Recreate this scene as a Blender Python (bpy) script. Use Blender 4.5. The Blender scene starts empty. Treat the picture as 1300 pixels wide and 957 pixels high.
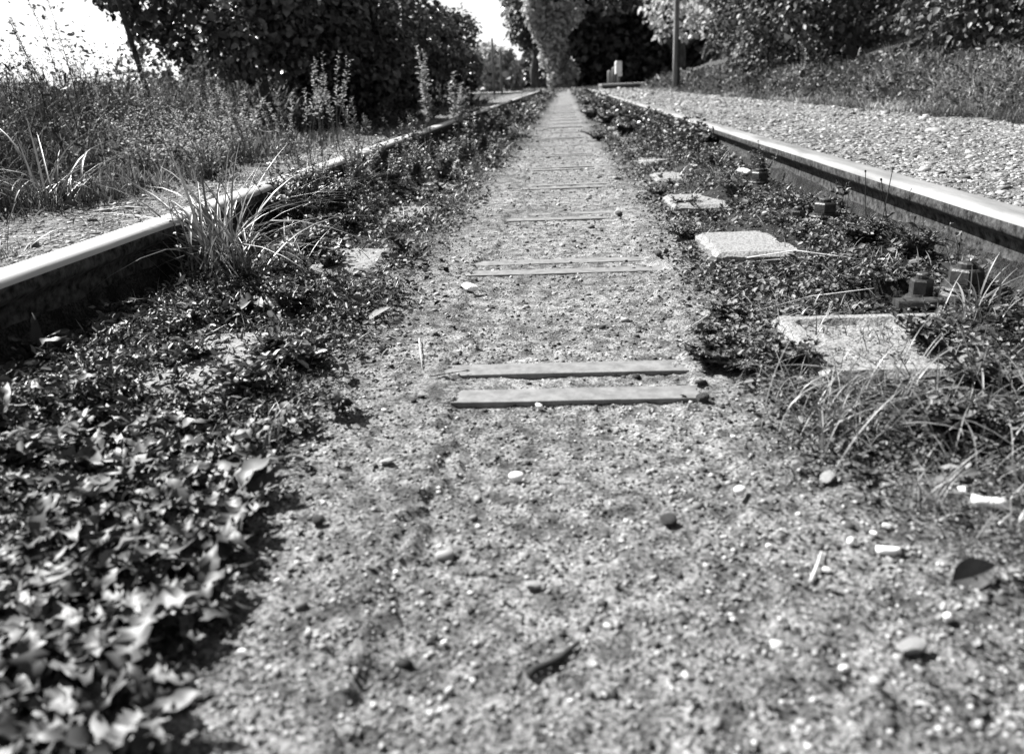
import bpy, math, random
import numpy as np
from math import sin, cos, radians, pi, sqrt
from mathutils import Vector, Matrix
rng = np.random.default_rng(7)
random.seed(7)
S = bpy.context.scene
C = S.collection

# ------------------------------------------------------------------ camera
PITCH, YAW, ROLL, CAMZ = 0.31220701, 0.07601239, 0.04270554, 0.3713
FPX, PCX, PCY = 1011.0, 650.0, 434.0
Fw = Vector((-sin(YAW)*cos(PITCH), cos(YAW)*cos(PITCH), -sin(PITCH)))
R0 = Vector((cos(YAW), sin(YAW), 0))
U0 = R0.cross(Fw)
Rt = R0*cos(ROLL) - U0*sin(ROLL)
Up = U0*cos(ROLL) + R0*sin(ROLL)
cam_d = bpy.data.cameras.new('camera')
cam = bpy.data.objects.new('camera', cam_d)
C.objects.link(cam)
cam.matrix_world = Matrix(((Rt.x, Up.x, -Fw.x, 0), (Rt.y, Up.y, -Fw.y, 0), (Rt.z, Up.z, -Fw.z, CAMZ), (0, 0, 0, 1)))
cam_d.sensor_width = 36; cam_d.sensor_fit = 'HORIZONTAL'
cam_d.lens = FPX*36/1300
cam_d.shift_y = -44.5/1300
cam_d.clip_start = 0.02; cam_d.clip_end = 3000
cam_d.dof.use_dof = True
cam_d.dof.focus_distance = 1.55
cam_d.dof.aperture_fstop = 6.0
S.camera = cam

def at(px, py, z=0.0):
    """world point at height z seen at pixel (px, py) of the 1300 wide photograph"""
    d = Fw + Rt*((px-PCX)/FPX) - Up*((py-PCY)/FPX)
    t = (z-CAMZ)/d.z
    return Vector((0, 0, CAMZ)) + d*t

# ------------------------------------------------------------------ sky, sun
SUN_EL = radians(47)
SUN_DIR = Vector((-0.86*cos(SUN_EL), 0.51*cos(SUN_EL), sin(SUN_EL))).normalized()   # towards the sun
W = bpy.data.worlds.new('World'); S.world = W; W.use_nodes = True
nt = W.node_tree; nt.nodes.clear()
sky = nt.nodes.new('ShaderNodeTexSky'); sky.sky_type = 'NISHITA'; sky.sun_disc = False
sky.sun_elevation = SUN_EL
sky.sun_rotation = math.atan2(SUN_DIR.x, SUN_DIR.y)
sky.air_density = 0.45; sky.dust_density = 1.0; sky.ozone_density = 1.0
bw = nt.nodes.new('ShaderNodeRGBToBW')
bg = nt.nodes.new('ShaderNodeBackground'); bg.inputs['Strength'].default_value = 0.088
wo = nt.nodes.new('ShaderNodeOutputWorld')
nt.links.new(sky.outputs[0], bw.inputs[0]); nt.links.new(bw.outputs[0], bg.inputs['Color']); nt.links.new(bg.outputs[0], wo.inputs[0])
sd = bpy.data.lights.new('sun', 'SUN'); sd.energy = 5.0; sd.angle = radians(0.5); sd.color = (1.0, 0.995, 0.985)
so = bpy.data.objects.new('sun', sd); C.objects.link(so); so.location = (-20, 15, 20)
so.rotation_euler = (-SUN_DIR).to_track_quat('-Z', 'Y').to_euler()
S.view_settings.view_transform = 'Standard'; S.view_settings.look = 'None'
S.view_settings.gamma = 1; S.view_settings.use_curve_mapping = False
S.view_settings.exposure = 1.58
S.render.engine = 'CYCLES'
S.cycles.max_bounces = 5; S.cycles.diffuse_bounces = 2; S.cycles.transmission_bounces = 2

# ------------------------------------------------------------------ helpers
def tag(o, label=None, cat=None, group=None, kind=None):
    if label: o['label'] = label
    if cat: o['category'] = cat
    if group: o['group'] = group
    if kind: o['kind'] = kind
    return o

def thing(name, label, cat, loc=(0, 0, 0), rz=0.0, group=None):
    o = bpy.data.objects.new(name, None); C.objects.link(o)
    o.location = loc; o.rotation_euler = (0, 0, rz); o.empty_display_size = 0.05
    return tag(o, label, cat, group)

def link(name, me, parent=None, loc=None, rot=None, scale=None):
    o = bpy.data.objects.new(name, me); C.objects.link(o)
    if parent: o.parent = parent
    if loc is not None: o.location = loc
    if rot is not None: o.rotation_euler = rot
    if scale is not None: o.scale = scale
    return o

def np_mesh(name, co, faces, mat, var=None, smooth=False):
    """co (N,3), faces (M,k) all of the same size; var: one float per face"""
    me = bpy.data.meshes.new(name)
    co = np.asarray(co, np.float32).reshape(-1, 3); faces = np.asarray(faces, np.int32)
    M, k = faces.shape
    me.vertices.add(len(co)); me.vertices.foreach_set('co', co.ravel())
    me.loops.add(M*k); me.loops.foreach_set('vertex_index', faces.ravel())
    me.polygons.add(M)
    me.polygons.foreach_set('loop_start', np.arange(0, M*k, k, dtype=np.int32))
    me.polygons.foreach_set('loop_total', np.full(M, k, np.int32))
    if smooth: me.polygons.foreach_set('use_smooth', np.ones(M, bool))
    me.update(calc_edges=True)
    if var is not None:
        a = me.attributes.new('var', 'FLOAT', 'FACE'); a.data.foreach_set('value', np.asarray(var, np.float32))
    me.materials.append(mat)
    return me

def py_mesh(name, co, faces, mat, smooth=False):
    me = bpy.data.meshes.new(name); me.from_pydata([tuple(c) for c in co], [], [tuple(f) for f in faces])
    if smooth: me.polygons.foreach_set('use_smooth', [True]*len(me.polygons))
    me.update(); me.materials.append(mat)
    return me

def _hash(i, j, s):
    v = np.sin(i*127.1 + j*311.7 + s*74.7)*43758.5453
    return v - np.floor(v)
def vnoise(x, y, s=0):
    x = np.asarray(x, float); y = np.asarray(y, float)
    i = np.floor(x); j = np.floor(y); u = x-i; v = y-j
    u = u*u*(3-2*u); v = v*v*(3-2*v)
    return (_hash(i, j, s)*(1-u)+_hash(i+1, j, s)*u)*(1-v) + (_hash(i, j+1, s)*(1-u)+_hash(i+1, j+1, s)*u)*v
def fbm(x, y, s=0, oct=4):
    t = 0; a = 0.5
    for k in range(oct):
        t = t + a*vnoise(x*2**k, y*2**k, s+k*13); a *= 0.5
    return t
def sstep(a, b, x):
    t = np.clip((np.asarray(x, float)-a)/(b-a), 0, 1); return t*t*(3-2*t)

# ------------------------------------------------------------------ materials (all greys: the place is seen in black and white)
def grey(v): return (v, v, v, 1)
def mat_new(name):
    m = bpy.data.materials.new(name); m.use_nodes = True
    return m, m.node_tree.nodes, m.node_tree.links, m.node_tree.nodes['Principled BSDF']

def mat_noise(name, lo, hi, scale=20, rough=0.8, bump=0.0, bscale=None, metal=0.0, spec=0.3, detail=6, contrast=(0.35, 0.65), coord='Object', stretch=None):
    m, N, L, P = mat_new(name)
    tc = N.new('ShaderNodeTexCoord'); src = tc.outputs[coord]
    if stretch:
        mp = N.new('ShaderNodeMapping'); mp.inputs['Scale'].default_value = stretch; L.new(src, mp.inputs[0]); src = mp.outputs[0]
    n = N.new('ShaderNodeTexNoise'); n.inputs['Scale'].default_value = scale; n.inputs['Detail'].default_value = detail
    n.inputs['Roughness'].default_value = 0.65
    L.new(src, n.inputs['Vector'])
    r = N.new('ShaderNodeValToRGB'); r.color_ramp.elements[0].position = contrast[0]; r.color_ramp.elements[1].position = contrast[1]
    r.color_ramp.elements[0].color = grey(lo); r.color_ramp.elements[1].color = grey(hi)
    L.new(n.outputs['Fac'], r.inputs[0]); L.new(r.outputs[0], P.inputs['Base Color'])
    P.inputs['Roughness'].default_value = rough; P.inputs['Metallic'].default_value = metal
    P.inputs['Specular IOR Level'].default_value = spec
    if bump:
        b = N.new('ShaderNodeBump'); b.inputs['Strength'].default_value = 1.0; b.inputs['Distance'].default_value = bump
        n2 = N.new('ShaderNodeTexNoise'); n2.inputs['Scale'].default_value = bscale or scale*3; n2.inputs['Detail'].default_value = 5
        L.new(src, n2.inputs['Vector']); L.new(n2.outputs['Fac'], b.inputs['Height']); L.new(b.outputs[0], P.inputs['Normal'])
    return m

def mat_var(name, lo, hi, rough=0.5, spec=0.4, transl=0.0, attr=True, power=1.0):
    """albedo between lo and hi by the per face value 'var' (attr) or by object random"""
    m, N, L, P = mat_new(name)
    if attr:
        a = N.new('ShaderNodeAttribute'); a.attribute_name = 'var'; f = a.outputs['Fac']
    else:
        a = N.new('ShaderNodeObjectInfo'); f = a.outputs['Random']
    pw = N.new('ShaderNodeMath'); pw.operation = 'POWER'; pw.inputs[1].default_value = power; L.new(f, pw.inputs[0])
    mr = N.new('ShaderNodeMapRange'); mr.inputs['To Min'].default_value = lo; mr.inputs['To Max'].default_value = hi
    L.new(pw.outputs[0], mr.inputs['Value'])
    L.new(mr.outputs[0], P.inputs['Base Color'])
    P.inputs['Roughness'].default_value = rough; P.inputs['Specular IOR Level'].default_value = spec
    if transl:
        t = N.new('ShaderNodeBsdfTranslucent'); L.new(mr.outputs[0], t.inputs['Color'])
        mx = N.new('ShaderNodeMixShader'); mx.inputs[0].default_value = transl
        out = N['Material Output'] if 'Material Output' in N else [n for n in N if n.type == 'OUTPUT_MATERIAL'][0]
        L.new(P.outputs[0], mx.inputs[1]); L.new(t.outputs[0], mx.inputs[2]); L.new(mx.outputs[0], out.inputs[0])
    return m

def mat_ground(name, hi_lo, hi_hi, lo_lo, lo_hi, scale, bump, bscale):
    """two soils mixed by the vertex value 'soil' (0 = pale sand or gravel, 1 = dark soil, in the track bed blackened for shade too)"""
    m, N, L, P = mat_new(name)
    geo = N.new('ShaderNodeNewGeometry')
    def noise(sc, det=8, ro=0.7):
        n = N.new('ShaderNodeTexNoise'); n.inputs['Scale'].default_value = sc; n.inputs['Detail'].default_value = det
        n.inputs['Roughness'].default_value = ro; L.new(geo.outputs['Position'], n.inputs['Vector']); return n.outputs['Fac']
    def ramp(f, a, b, ca, cb):
        r = N.new('ShaderNodeValToRGB'); r.color_ramp.elements[0].position = a; r.color_ramp.elements[1].position = b
        r.color_ramp.elements[0].color = grey(ca); r.color_ramp.elements[1].color = grey(cb); L.new(f, r.inputs[0]); return r.outputs[0]
    fine = noise(scale)
    a = ramp(fine, 0.38, 0.62, hi_lo, hi_hi); b = ramp(fine, 0.4, 0.64, lo_lo, lo_hi)
    at_ = N.new('ShaderNodeAttribute'); at_.attribute_name = 'soil'
    mx = N.new('ShaderNodeMix'); mx.data_type = 'RGBA'
    L.new(at_.outputs['Fac'], mx.inputs['Factor']); L.new(a, mx.inputs['A']); L.new(b, mx.inputs['B'])
    big = ramp(noise(3.5, 5), 0.32, 0.62, 0.58, 1.15)
    mul = N.new('ShaderNodeMix'); mul.data_type = 'RGBA'; mul.blend_type = 'MULTIPLY'; mul.inputs['Factor'].default_value = 1
    L.new(mx.outputs['Result'], mul.inputs['A']); L.new(big, mul.inputs['B'])
    mid = ramp(noise(38, 4, .6), 0.38, 0.6, 0.38, 1.12)
    mul2 = N.new('ShaderNodeMix'); mul2.data_type = 'RGBA'; mul2.blend_type = 'MULTIPLY'; mul2.inputs['Factor'].default_value = 1
    L.new(mul.outputs['Result'], mul2.inputs['A']); L.new(mid, mul2.inputs['B'])
    L.new(mul2.outputs['Result'], P.inputs['Base Color'])
    P.inputs['Roughness'].default_value = 0.95; P.inputs['Specular IOR Level'].default_value = 0.15
    bp = N.new('ShaderNodeBump'); bp.inputs['Distance'].default_value = bump; bp.inputs['Strength'].default_value = 1
    L.new(noise(bscale, 6), bp.inputs['Height']); L.new(bp.outputs[0], P.inputs['Normal'])
    return m

M_TRACK = mat_ground('sandy_path_soil', 0.025, 0.36, 0.003, 0.05, 260, 0.004, 190)  # dark soil taken near black: rail and leaf shade painted into its colour
M_LANE = mat_ground('lane_gravel', 0.12, 0.40, 0.03, 0.14, 90, 0.02, 60)
M_GROUND = mat_ground('verge_soil', 0.08, 0.34, 0.012, 0.09, 60, 0.02, 50)
M_GRAIN = mat_var('grit', 0.015, 0.40, 0.8, 0.25, power=2.0)
M_STONE = mat_var('lane_stone', 0.05, 0.38, 0.8, 0.25, power=1.3)
M_CONC = mat_noise('old_concrete', 0.08, 0.25, 220, 0.9, 0.0022, 260, spec=0.2, contrast=(0.36, 0.56))
M_TIE = mat_noise('tie_bar_steel', 0.10, 0.19, 45, 0.6, 0.0004, 150, spec=0.4)
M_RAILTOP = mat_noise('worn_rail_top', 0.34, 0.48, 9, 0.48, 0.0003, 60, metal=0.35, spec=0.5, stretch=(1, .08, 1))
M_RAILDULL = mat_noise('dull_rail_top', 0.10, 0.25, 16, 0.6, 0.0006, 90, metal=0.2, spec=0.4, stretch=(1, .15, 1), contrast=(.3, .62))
M_RAILWEB = mat_noise('rusty_rail_side', 0.005, 0.09, 60, 0.9, 0.002, 140, spec=0.15)
M_BOLT = mat_noise('dark_iron', 0.012, 0.05, 90, 0.5, 0.0008, 240, spec=0.5)
M_WHITE = mat_noise('white_quartz', 0.78, 0.92, 60, 0.7, 0.0006, 150)
M_PALE = mat_noise('pale_chip', 0.22, 0.40, 60, 0.8, 0.0008, 150)
M_DARK = mat_noise('dark_flint', 0.03, 0.09, 50, 0.6, 0.0015, 120)
M_BARK = mat_noise('bark', 0.03, 0.11, 14, 0.95, 0.01, 40, stretch=(1, 1, .25))
M_POLE = mat_noise('weathered_pole', 0.10, 0.24, 18, 0.9, 0.003, 40, stretch=(1, 1, .1))
M_POST = mat_noise('painted_post', 0.12, 0.2, 20, 0.8)
M_BOX = mat_noise('white_box_paint', 0.5, 0.65, 10, 0.5)
M_LEAF = mat_var('bush_leaf', 0.008, 0.13, 0.34, 0.6, 0.25)
M_LEAFL = mat_var('hedge_leaf', 0.007, 0.19, 0.5, 0.35, 0.2, power=1.5)
M_IVY = mat_var('pale_ivy_leaf', 0.20, 0.55, 0.45, 0.45, 0.4)
M_MEAD = mat_var('meadow_grass', 0.012, 0.28, 0.6, 0.3, 0.2, power=1.4)
M_BANK = mat_var('dry_bank_grass', 0.06, 0.42, 0.6, 0.3, 0.25, power=1.2)
M_COVER = mat_var('low_leaf', 0.006, 0.15, 0.5, 0.32, 0.1, power=1.6)
M_LITTER = mat_var('dead_leaf_scraps', 0.02, 0.26, 0.7, 0.3, power=1.8)
M_GLOSSY = mat_var('glossy_leaf', 0.02, 0.16, 0.32, 0.6, 0.08)
M_BLADE = mat_var('grass_blade', 0.03, 0.24, 0.4, 0.5, 0.15)
M_WEED = mat_var('weed_leaf', 0.02, 0.18, 0.45, 0.45, 0.2)
M_FLOWERY = mat_var('pale_flowering_weed', 0.08, 0.55, 0.6, 0.3, 0.25)
M_DOCK = mat_var('broad_leaf', 0.006, 0.105, 0.5, 0.3, 0.04, attr=False)
M_OBLADE = mat_var('single_blade', 0.03, 0.24, 0.4, 0.5, 0.15, attr=False)
M_STEM = mat_noise('dry_stem', 0.05, 0.16, 30, 0.8)
M_PSTEM = mat_noise('pale_dry_stem', 0.30, 0.55, 60, 0.8)
M_DSTEM = mat_noise('dark_stem', 0.015, 0.05, 30, 0.8)
M_WIRE = mat_noise('grey_wire', 0.03, 0.06, 30, 0.7)

# ------------------------------------------------------------------ terrain
RL, RR = -0.759, 0.676            # inner edges of the rail heads
HEAD = 0.067
S0, SP = 0.905, 0.685             # first tie bar, sleeper spacing
def terrain(x, y):
    x = np.asarray(x, float); y = np.asarray(y, float)
    near = 1/(1+np.maximum(y-1.2, 0)*0.35)
    c = x+0.01
    a = np.abs(c)
    inner = -0.0022 + 0.0075*sstep(0.140, 0.170, a-.05*np.exp(-((y-1.66)/.15)**2)+.035*(x < 0)*(y < .97)+0.08*(fbm(x*9, y*7, 2)-.5)+.05*(vnoise(x*60, y*60, 51)-.5)) + 0.034*sstep(.40, .50, a+.10*(fbm(x*8, y*8, 37)-.5)-.11*(x < 0)-.12*(x > 0)*(y < 1.3)) + 0.006*(fbm(x*22, y*22, 5)-0.5) + 0.012*(fbm(x*5, y*5, 8)-0.45)*sstep(.1, .35, a)
    inner = inner + near*0.0050*(fbm(x*75, y*75, 21, 3)-0.5) + near*0.0016*(vnoise(x*320, y*320, 31)-0.5)
    ph = np.mod(y-S0+.02, SP)-.02
    groove = (np.exp(-((ph+.004)/.005)**2) + .7*np.exp(-((ph-.093)/.005)**2))*(1-sstep(.15, .18, a))*(y < 9)*(y > .6)
    inner = inner - .0028*groove
    outl = 0.128 + 0.02*sstep(0, 2, -x-0.83) + 0.03*(fbm(x*2.2, y*2.2, 3)-.45)*sstep(0, .5, -x-.85) + 0.008*(fbm(x*18, y*18, 6)-.5)
    outr = 0.128 + 0.016*(fbm(x*20, y*20, 9, 4)-.5) + 0.02*(fbm(x*2, y*2, 12)-.5)*sstep(.05, .5, x-.75)
    edge = 1.95 + 0.25*(fbm(y*1.1, y*0.3, 4)-.5)
    outr = outr + 0.30*np.maximum(x-edge, 0)*sstep(0, .4, x-edge)
    outr = np.minimum(outr, 0.128+0.7+0.04*(x-3.5)*(x > 3.5))
    outr = np.where(x > 3.5, np.minimum(outr, 0.95), outr)
    tl = sstep(-0.775, -0.80, x) if False else sstep(0.775, 0.80, -x)
    tr = sstep(0.692, 0.717, x)
    z = inner*(1-tl)*(1-tr) + outl*tl + outr*tr
    far = sstep(23, 30, y)
    z = z*(1-far) + far*(0.10+0.02*(fbm(x*.7, y*.7, 7)-.5))
    return z

def lines(segs):
    out = [segs[0][0]]
    for a, b, n in segs: out += list(np.linspace(a, b, n+1)[1:])
    return np.array(out)
ys = [-4, -2, -1, -.4, 0, .15, .28]
y = .28
while y < 60: y += 0.0042*max(.6, y)**1.12; ys.append(y)
y = 60
while y < 900: y *= 1.12; ys.append(y)
ys = np.array(ys)
def sheet(name, xs, mat, soilf):
    X, Y = np.meshgrid(xs, ys); Z = terrain(X, Y)
    n, k = X.shape
    co = np.stack([X, Y, Z], -1).reshape(-1, 3)
    idx = np.arange(n*k).reshape(n, k)
    f = np.stack([idx[:-1, :-1], idx[:-1, 1:], idx[1:, 1:], idx[1:, :-1]], -1).reshape(-1, 4)
    me = np_mesh(name, co, f, mat, smooth=True)
    a = me.attributes.new('soil', 'FLOAT', 'POINT'); a.data.foreach_set('value', np.clip(soilf(X, Y), 0, 1).astype(np.float32).ravel())
    o = link(name, me); o['kind'] = 'structure'; return o
def track_soil(x, y):  # dark soil bands beside the rails, their blackness partly painted shade
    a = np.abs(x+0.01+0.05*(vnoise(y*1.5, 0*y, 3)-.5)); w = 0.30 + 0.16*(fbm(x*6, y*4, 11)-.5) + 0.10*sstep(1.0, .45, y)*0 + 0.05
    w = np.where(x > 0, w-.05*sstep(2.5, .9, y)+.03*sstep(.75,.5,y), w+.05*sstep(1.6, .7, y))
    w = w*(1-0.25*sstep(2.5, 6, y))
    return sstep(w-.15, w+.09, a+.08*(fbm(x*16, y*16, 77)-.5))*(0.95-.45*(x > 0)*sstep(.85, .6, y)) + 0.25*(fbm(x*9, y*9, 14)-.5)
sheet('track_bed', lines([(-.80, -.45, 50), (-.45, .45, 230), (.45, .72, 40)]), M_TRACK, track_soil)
sheet('gravel_lane', lines([(.72, 1.0, 26), (1.0, 2.2, 70)]), M_LANE, lambda x, y: sstep(1.80, 2.05, x+.25*(fbm(x*5, y*2, 5)-.5)) + 1.1*np.maximum(fbm(x*3, y*3, 3)-.5, 0) + .5*np.maximum(fbm(x*14, y*14, 33)-.5, 0))
gx = [-900, -500, -250, -120, -60, -30, -16, -10, -7]
sheet('ground', np.array(gx + list(np.linspace(-5, -.80, 90))), M_GROUND, lambda x, y: sstep(.42, .62, -x-.80+.35*(fbm(x*4, y*3, 5)-.5)))
sheet('ground', np.array(list(np.linspace(2.2, 6, 40)) + [8, 12, 20, 40, 80, 160, 320, 640, 900]), M_GROUND, lambda x, y: x*0+.8)

# ------------------------------------------------------------------ vectorised scatter
LEAF6 = np.array([(0, 0, 0), (.34, .28, .10), (.27, .68, .08), (0, 1, -.12), (-.27, .68, .08), (-.34, .28, .10)])
LEAF6_F = np.array([(0, 1, 2, 3), (3, 4, 5, 0)])
def frames(nrm, rng_, up=None):
    n = nrm/np.linalg.norm(nrm, axis=1, keepdims=True)
    r = rng_.normal(size=n.shape) if up is None else up
    t = r - (r*n).sum(1, keepdims=True)*n; t /= np.linalg.norm(t, axis=1, keepdims=True)+1e-9
    return np.cross(t, n), t, n     # x, y(along the leaf), z(normal)
def leaves(pos, nrm, size, aspect=1.0, along=None, tmpl=LEAF6, tf=LEAF6_F):
    bx, by, bz = frames(nrm, rng, along)
    s = size[:, None, None]
    v = pos[:, None, :] + s*(tmpl[None, :, 0:1]*aspect*bx[:, None, :] + tmpl[None, :, 1:2]*by[:, None, :] + tmpl[None, :, 2:3]*bz[:, None, :])
    n, k = v.shape[:2]
    f = (tf[None] + (np.arange(n)*k)[:, None, None]).reshape(-1, tf.shape[1])
    return v.reshape(-1, 3), f, len(tf)
def blades(base, dirh, length, width, lean, droop, seg=4):
    """curved tapering grass blades; dirh (N,2) lean direction"""
    n = len(base); t = np.linspace(0, 1, seg+1)[None, :]
    L = length[:, None]; ln = lean[:, None]; dr = droop[:, None]
    hor = L*(ln*t + dr*t**2*0.9); ver = L*(np.sqrt(np.clip(1-ln**2, .05, 1))*t - dr*0.75*t**2.4)
    cx_ = base[:, 0:1]+dirh[:, 0:1]*hor; cy_ = base[:, 1:2]+dirh[:, 1:2]*hor; cz = base[:, 2:3]+ver
    w = width[:, None]*np.array([.7, 1, .85, .5, .04])[None, :seg+1] if seg == 4 else width[:, None]*np.linspace(1, .05, seg+1)[None]
    tw = rng.uniform(-1.2, 1.2, n)[:, None]
    sx = -dirh[:, 1:2]*np.cos(tw) + dirh[:, 0:1]*np.sin(tw)*.6; sy = dirh[:, 0:1]*np.cos(tw) + dirh[:, 1:2]*np.sin(tw)*.6
    A = np.stack([cx_-sx*w/2, cy_-sy*w/2, cz], -1); B = np.stack([cx_+sx*w/2, cy_+sy*w/2, cz], -1)
    v = np.stack([A, B], 2).reshape(n, -1, 3)
    k = 2*(seg+1)
    tf = np.array([(2*i, 2*i+1, 2*i+3, 2*i+2) for i in range(seg)])
    f = (tf[None]+(np.arange(n)*k)[:, None, None]).reshape(-1, 4)
    return v.reshape(-1, 3), f, seg
class Acc:
    """collects vertex/quad batches and makes one mesh"""
    def __init__(s): s.v = []; s.f = []; s.a = []; s.n = 0
    def add(s, vfk, var):
        v, f, k = vfk; s.v.append(v); s.f.append(f+s.n); s.n += len(v); s.a.append(np.repeat(np.asarray(var, float), k))
    def mesh(s, name, mat): return np_mesh(name, np.concatenate(s.v), np.concatenate(s.f), mat, np.concatenate(s.a))
OCT = np.array([(1, 0, 0), (0, 1, 0), (-1, 0, 0), (0, -1, 0), (0, 0, 1), (0, 0, -1)], float)
OCT_F = np.array([(0, 1, 4), (1, 2, 4), (2, 3, 4), (3, 0, 4), (1, 0, 5), (2, 1, 5), (3, 2, 5), (0, 3, 5)])
CUB = np.array([(-1, -1, -1), (1, -1, -1), (1, 1, -1), (-1, 1, -1), (-1, -1, 1), (1, -1, 1), (1, 1, 1), (-1, 1, 1)], float)*.72
CUB_F = np.array([(0, 3, 2, 1), (4, 5, 6, 7), (0, 1, 5, 4), (1, 2, 6, 5), (2, 3, 7, 6), (3, 0, 4, 7)])
def pebbles(name, pos, size, mat, flat=.6, tmpl=CUB, tf=CUB_F, power=1.0):
    n = len(pos); k = len(tmpl)
    v = tmpl[None]*(1+rng.uniform(-.38, .38, (n, k, 3)))
    v = v*np.stack([np.ones(n), rng.uniform(.6, 1, n), flat*rng.uniform(.6, 1.2, n)], -1)[:, None, :]
    a = rng.uniform(0, 2*pi, n); b = rng.normal(0, .3, n)
    ca, sa = np.cos(a)[:, None], np.sin(a)[:, None]; cb, sb = np.cos(b)[:, None], np.sin(b)[:, None]
    x, y_, z = v[..., 0], v[..., 1], v[..., 2]
    y2 = y_*cb - z*sb; z2 = y_*sb + z*cb
    w = np.stack([x*ca-y2*sa, x*sa+y2*ca, z2], -1)*size[:, None, None] + pos[:, None, :]
    f = (tf[None]+(np.arange(n)*k)[:, None, None]).reshape(-1, tf.shape[1])
    return np_mesh(name, w.reshape(-1, 3), f, mat, np.repeat(rng.uniform(0, 1, n)**power, len(tf)))
def ground_pts(x, y, dz=0): return np.stack([x, y, terrain(x, y)+dz], -1)
def rand_y(n, a, b, p=2.0):
    """depths with density falling like y^-p"""
    u = rng.uniform(0, 1, n); q = 1-p
    return (a**q + u*(b**q-a**q))**(1/q)

# grit on the path
n = 42000
gy = rand_y(n, .34, 7, 2.0); gxx = rng.uniform(-.62, .62, n)
keep = (track_soil(gxx, gy) < rng.uniform(.2, 1.3, n)); gxx, gy = gxx[keep], gy[keep]
sz = np.exp(rng.normal(math.log(.00115), .42, len(gy)))*(.75+.5*gy)
inbar = ((gy-S0) % SP < .15) & (np.abs(gxx) < .2); keep = ~inbar | (rng.uniform(size=len(gy)) < .2)
gxx, gy, sz = gxx[keep], gy[keep], sz[keep]
o = link('path_grit', pebbles('path_grit', ground_pts(gxx, gy, sz*.15), sz, M_GRAIN, .7))
tag(o, 'pale and dark sand grit covering the path between the rails', 'grit', kind='stuff')
n = 1000
gy = rand_y(n, .36, 6, 1.7); gxx = rng.uniform(-.65, .62, n); sz = np.exp(rng.normal(math.log(.0024), .45, n))*(.7+.4*gy)
o = link('path_gravel', pebbles('path_gravel', ground_pts(gxx, gy, sz*.2), sz, M_GRAIN, .5, power=1.3))
tag(o, 'larger stone chips lying loose on the path between the rails', 'gravel', kind='stuff')
n = 34000
gy = rand_y(n, 1.3, 24, 1.7); gxx = rng.uniform(.748, 2.1, n); sz = np.exp(rng.normal(math.log(.0036), .5, n))*(.6+.19*gy)
o = link('lane_gravel', pebbles('lane_gravel', ground_pts(gxx, gy, -sz*.05), sz, M_STONE, .45))
tag(o, 'pale crushed stone gravel of the lane to the right of the track', 'gravel', kind='stuff')
n = 11000
gy = rand_y(n, 1.0, 12, 1.8); gxx = -.838-np.abs(rng.normal(0, .38, n)); sz = np.exp(rng.normal(math.log(.0030), .5, n))*(.65+.18*gy)
o = link('verge_gravel', pebbles('verge_gravel', ground_pts(gxx, gy, -sz*.05), sz, M_STONE, .5))
tag(o, 'narrow gravel strip along the outside of the left rail', 'gravel', kind='stuff')

# ------------------------------------------------------------------ rails
def rail(label, xin, side):
    """xin: inner edge of the head, side -1 for the left rail (body lies further left), +1 right"""
    cxr = xin + side*HEAD/2
    h = HEAD/2
    half = [(.062, 0), (.062, .010), (.03, .022), (.0085, .032), (.0075, .095), (.012, .108), (h-.002, .119), (h, .124), (h, .138), (h-.0035, .1455), (h-.011, .149), (h-.022, .150)]
    prof = [(a, b) for a, b in half] + [(-a, b) for a, b in reversed(half)]
    ysr = [-1, 0, .4] + list(np.linspace(.6, 6, 55)) + list(np.linspace(6.4, 30, 48))
    co = []; k = len(prof)
    for yy in ysr:
        wob = .0012*sin(yy*5.1+side)+.0008*sin(yy*17)
        wob += .010*side*sin(yy*.21)*max(0, yy-3)/40
        for a, b in prof: co.append((cxr+a+wob, yy, b))
    fa = []
    fw = []
    for i in range(len(ysr)-1):
        for j in range(k):
            q = (i*k+j, i*k+(j+1) % k, (i+1)*k+(j+1) % k, (i+1)*k+j)
            (fa if 8 <= j <= 14 else fw).append(q)
    fw.append(tuple(range(k))[::-1]); fw.append(tuple(range((len(ysr)-1)*k, len(ysr)*k)))
    r = thing('rail', label, 'rail', (0, 0, 0))
    link('rail_body', py_mesh('rail_body', co, fw, M_RAILWEB, True), r)
    # the worn running surface is a skin of its own
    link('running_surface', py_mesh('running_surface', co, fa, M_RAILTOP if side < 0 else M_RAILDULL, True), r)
    return r
rail('left rail with a bright polished top, its inner side in black shadow', RL, -1)
rail('right rail beside the gravel lane, smooth grey top and rusty lit side', RR, 1)

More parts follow.
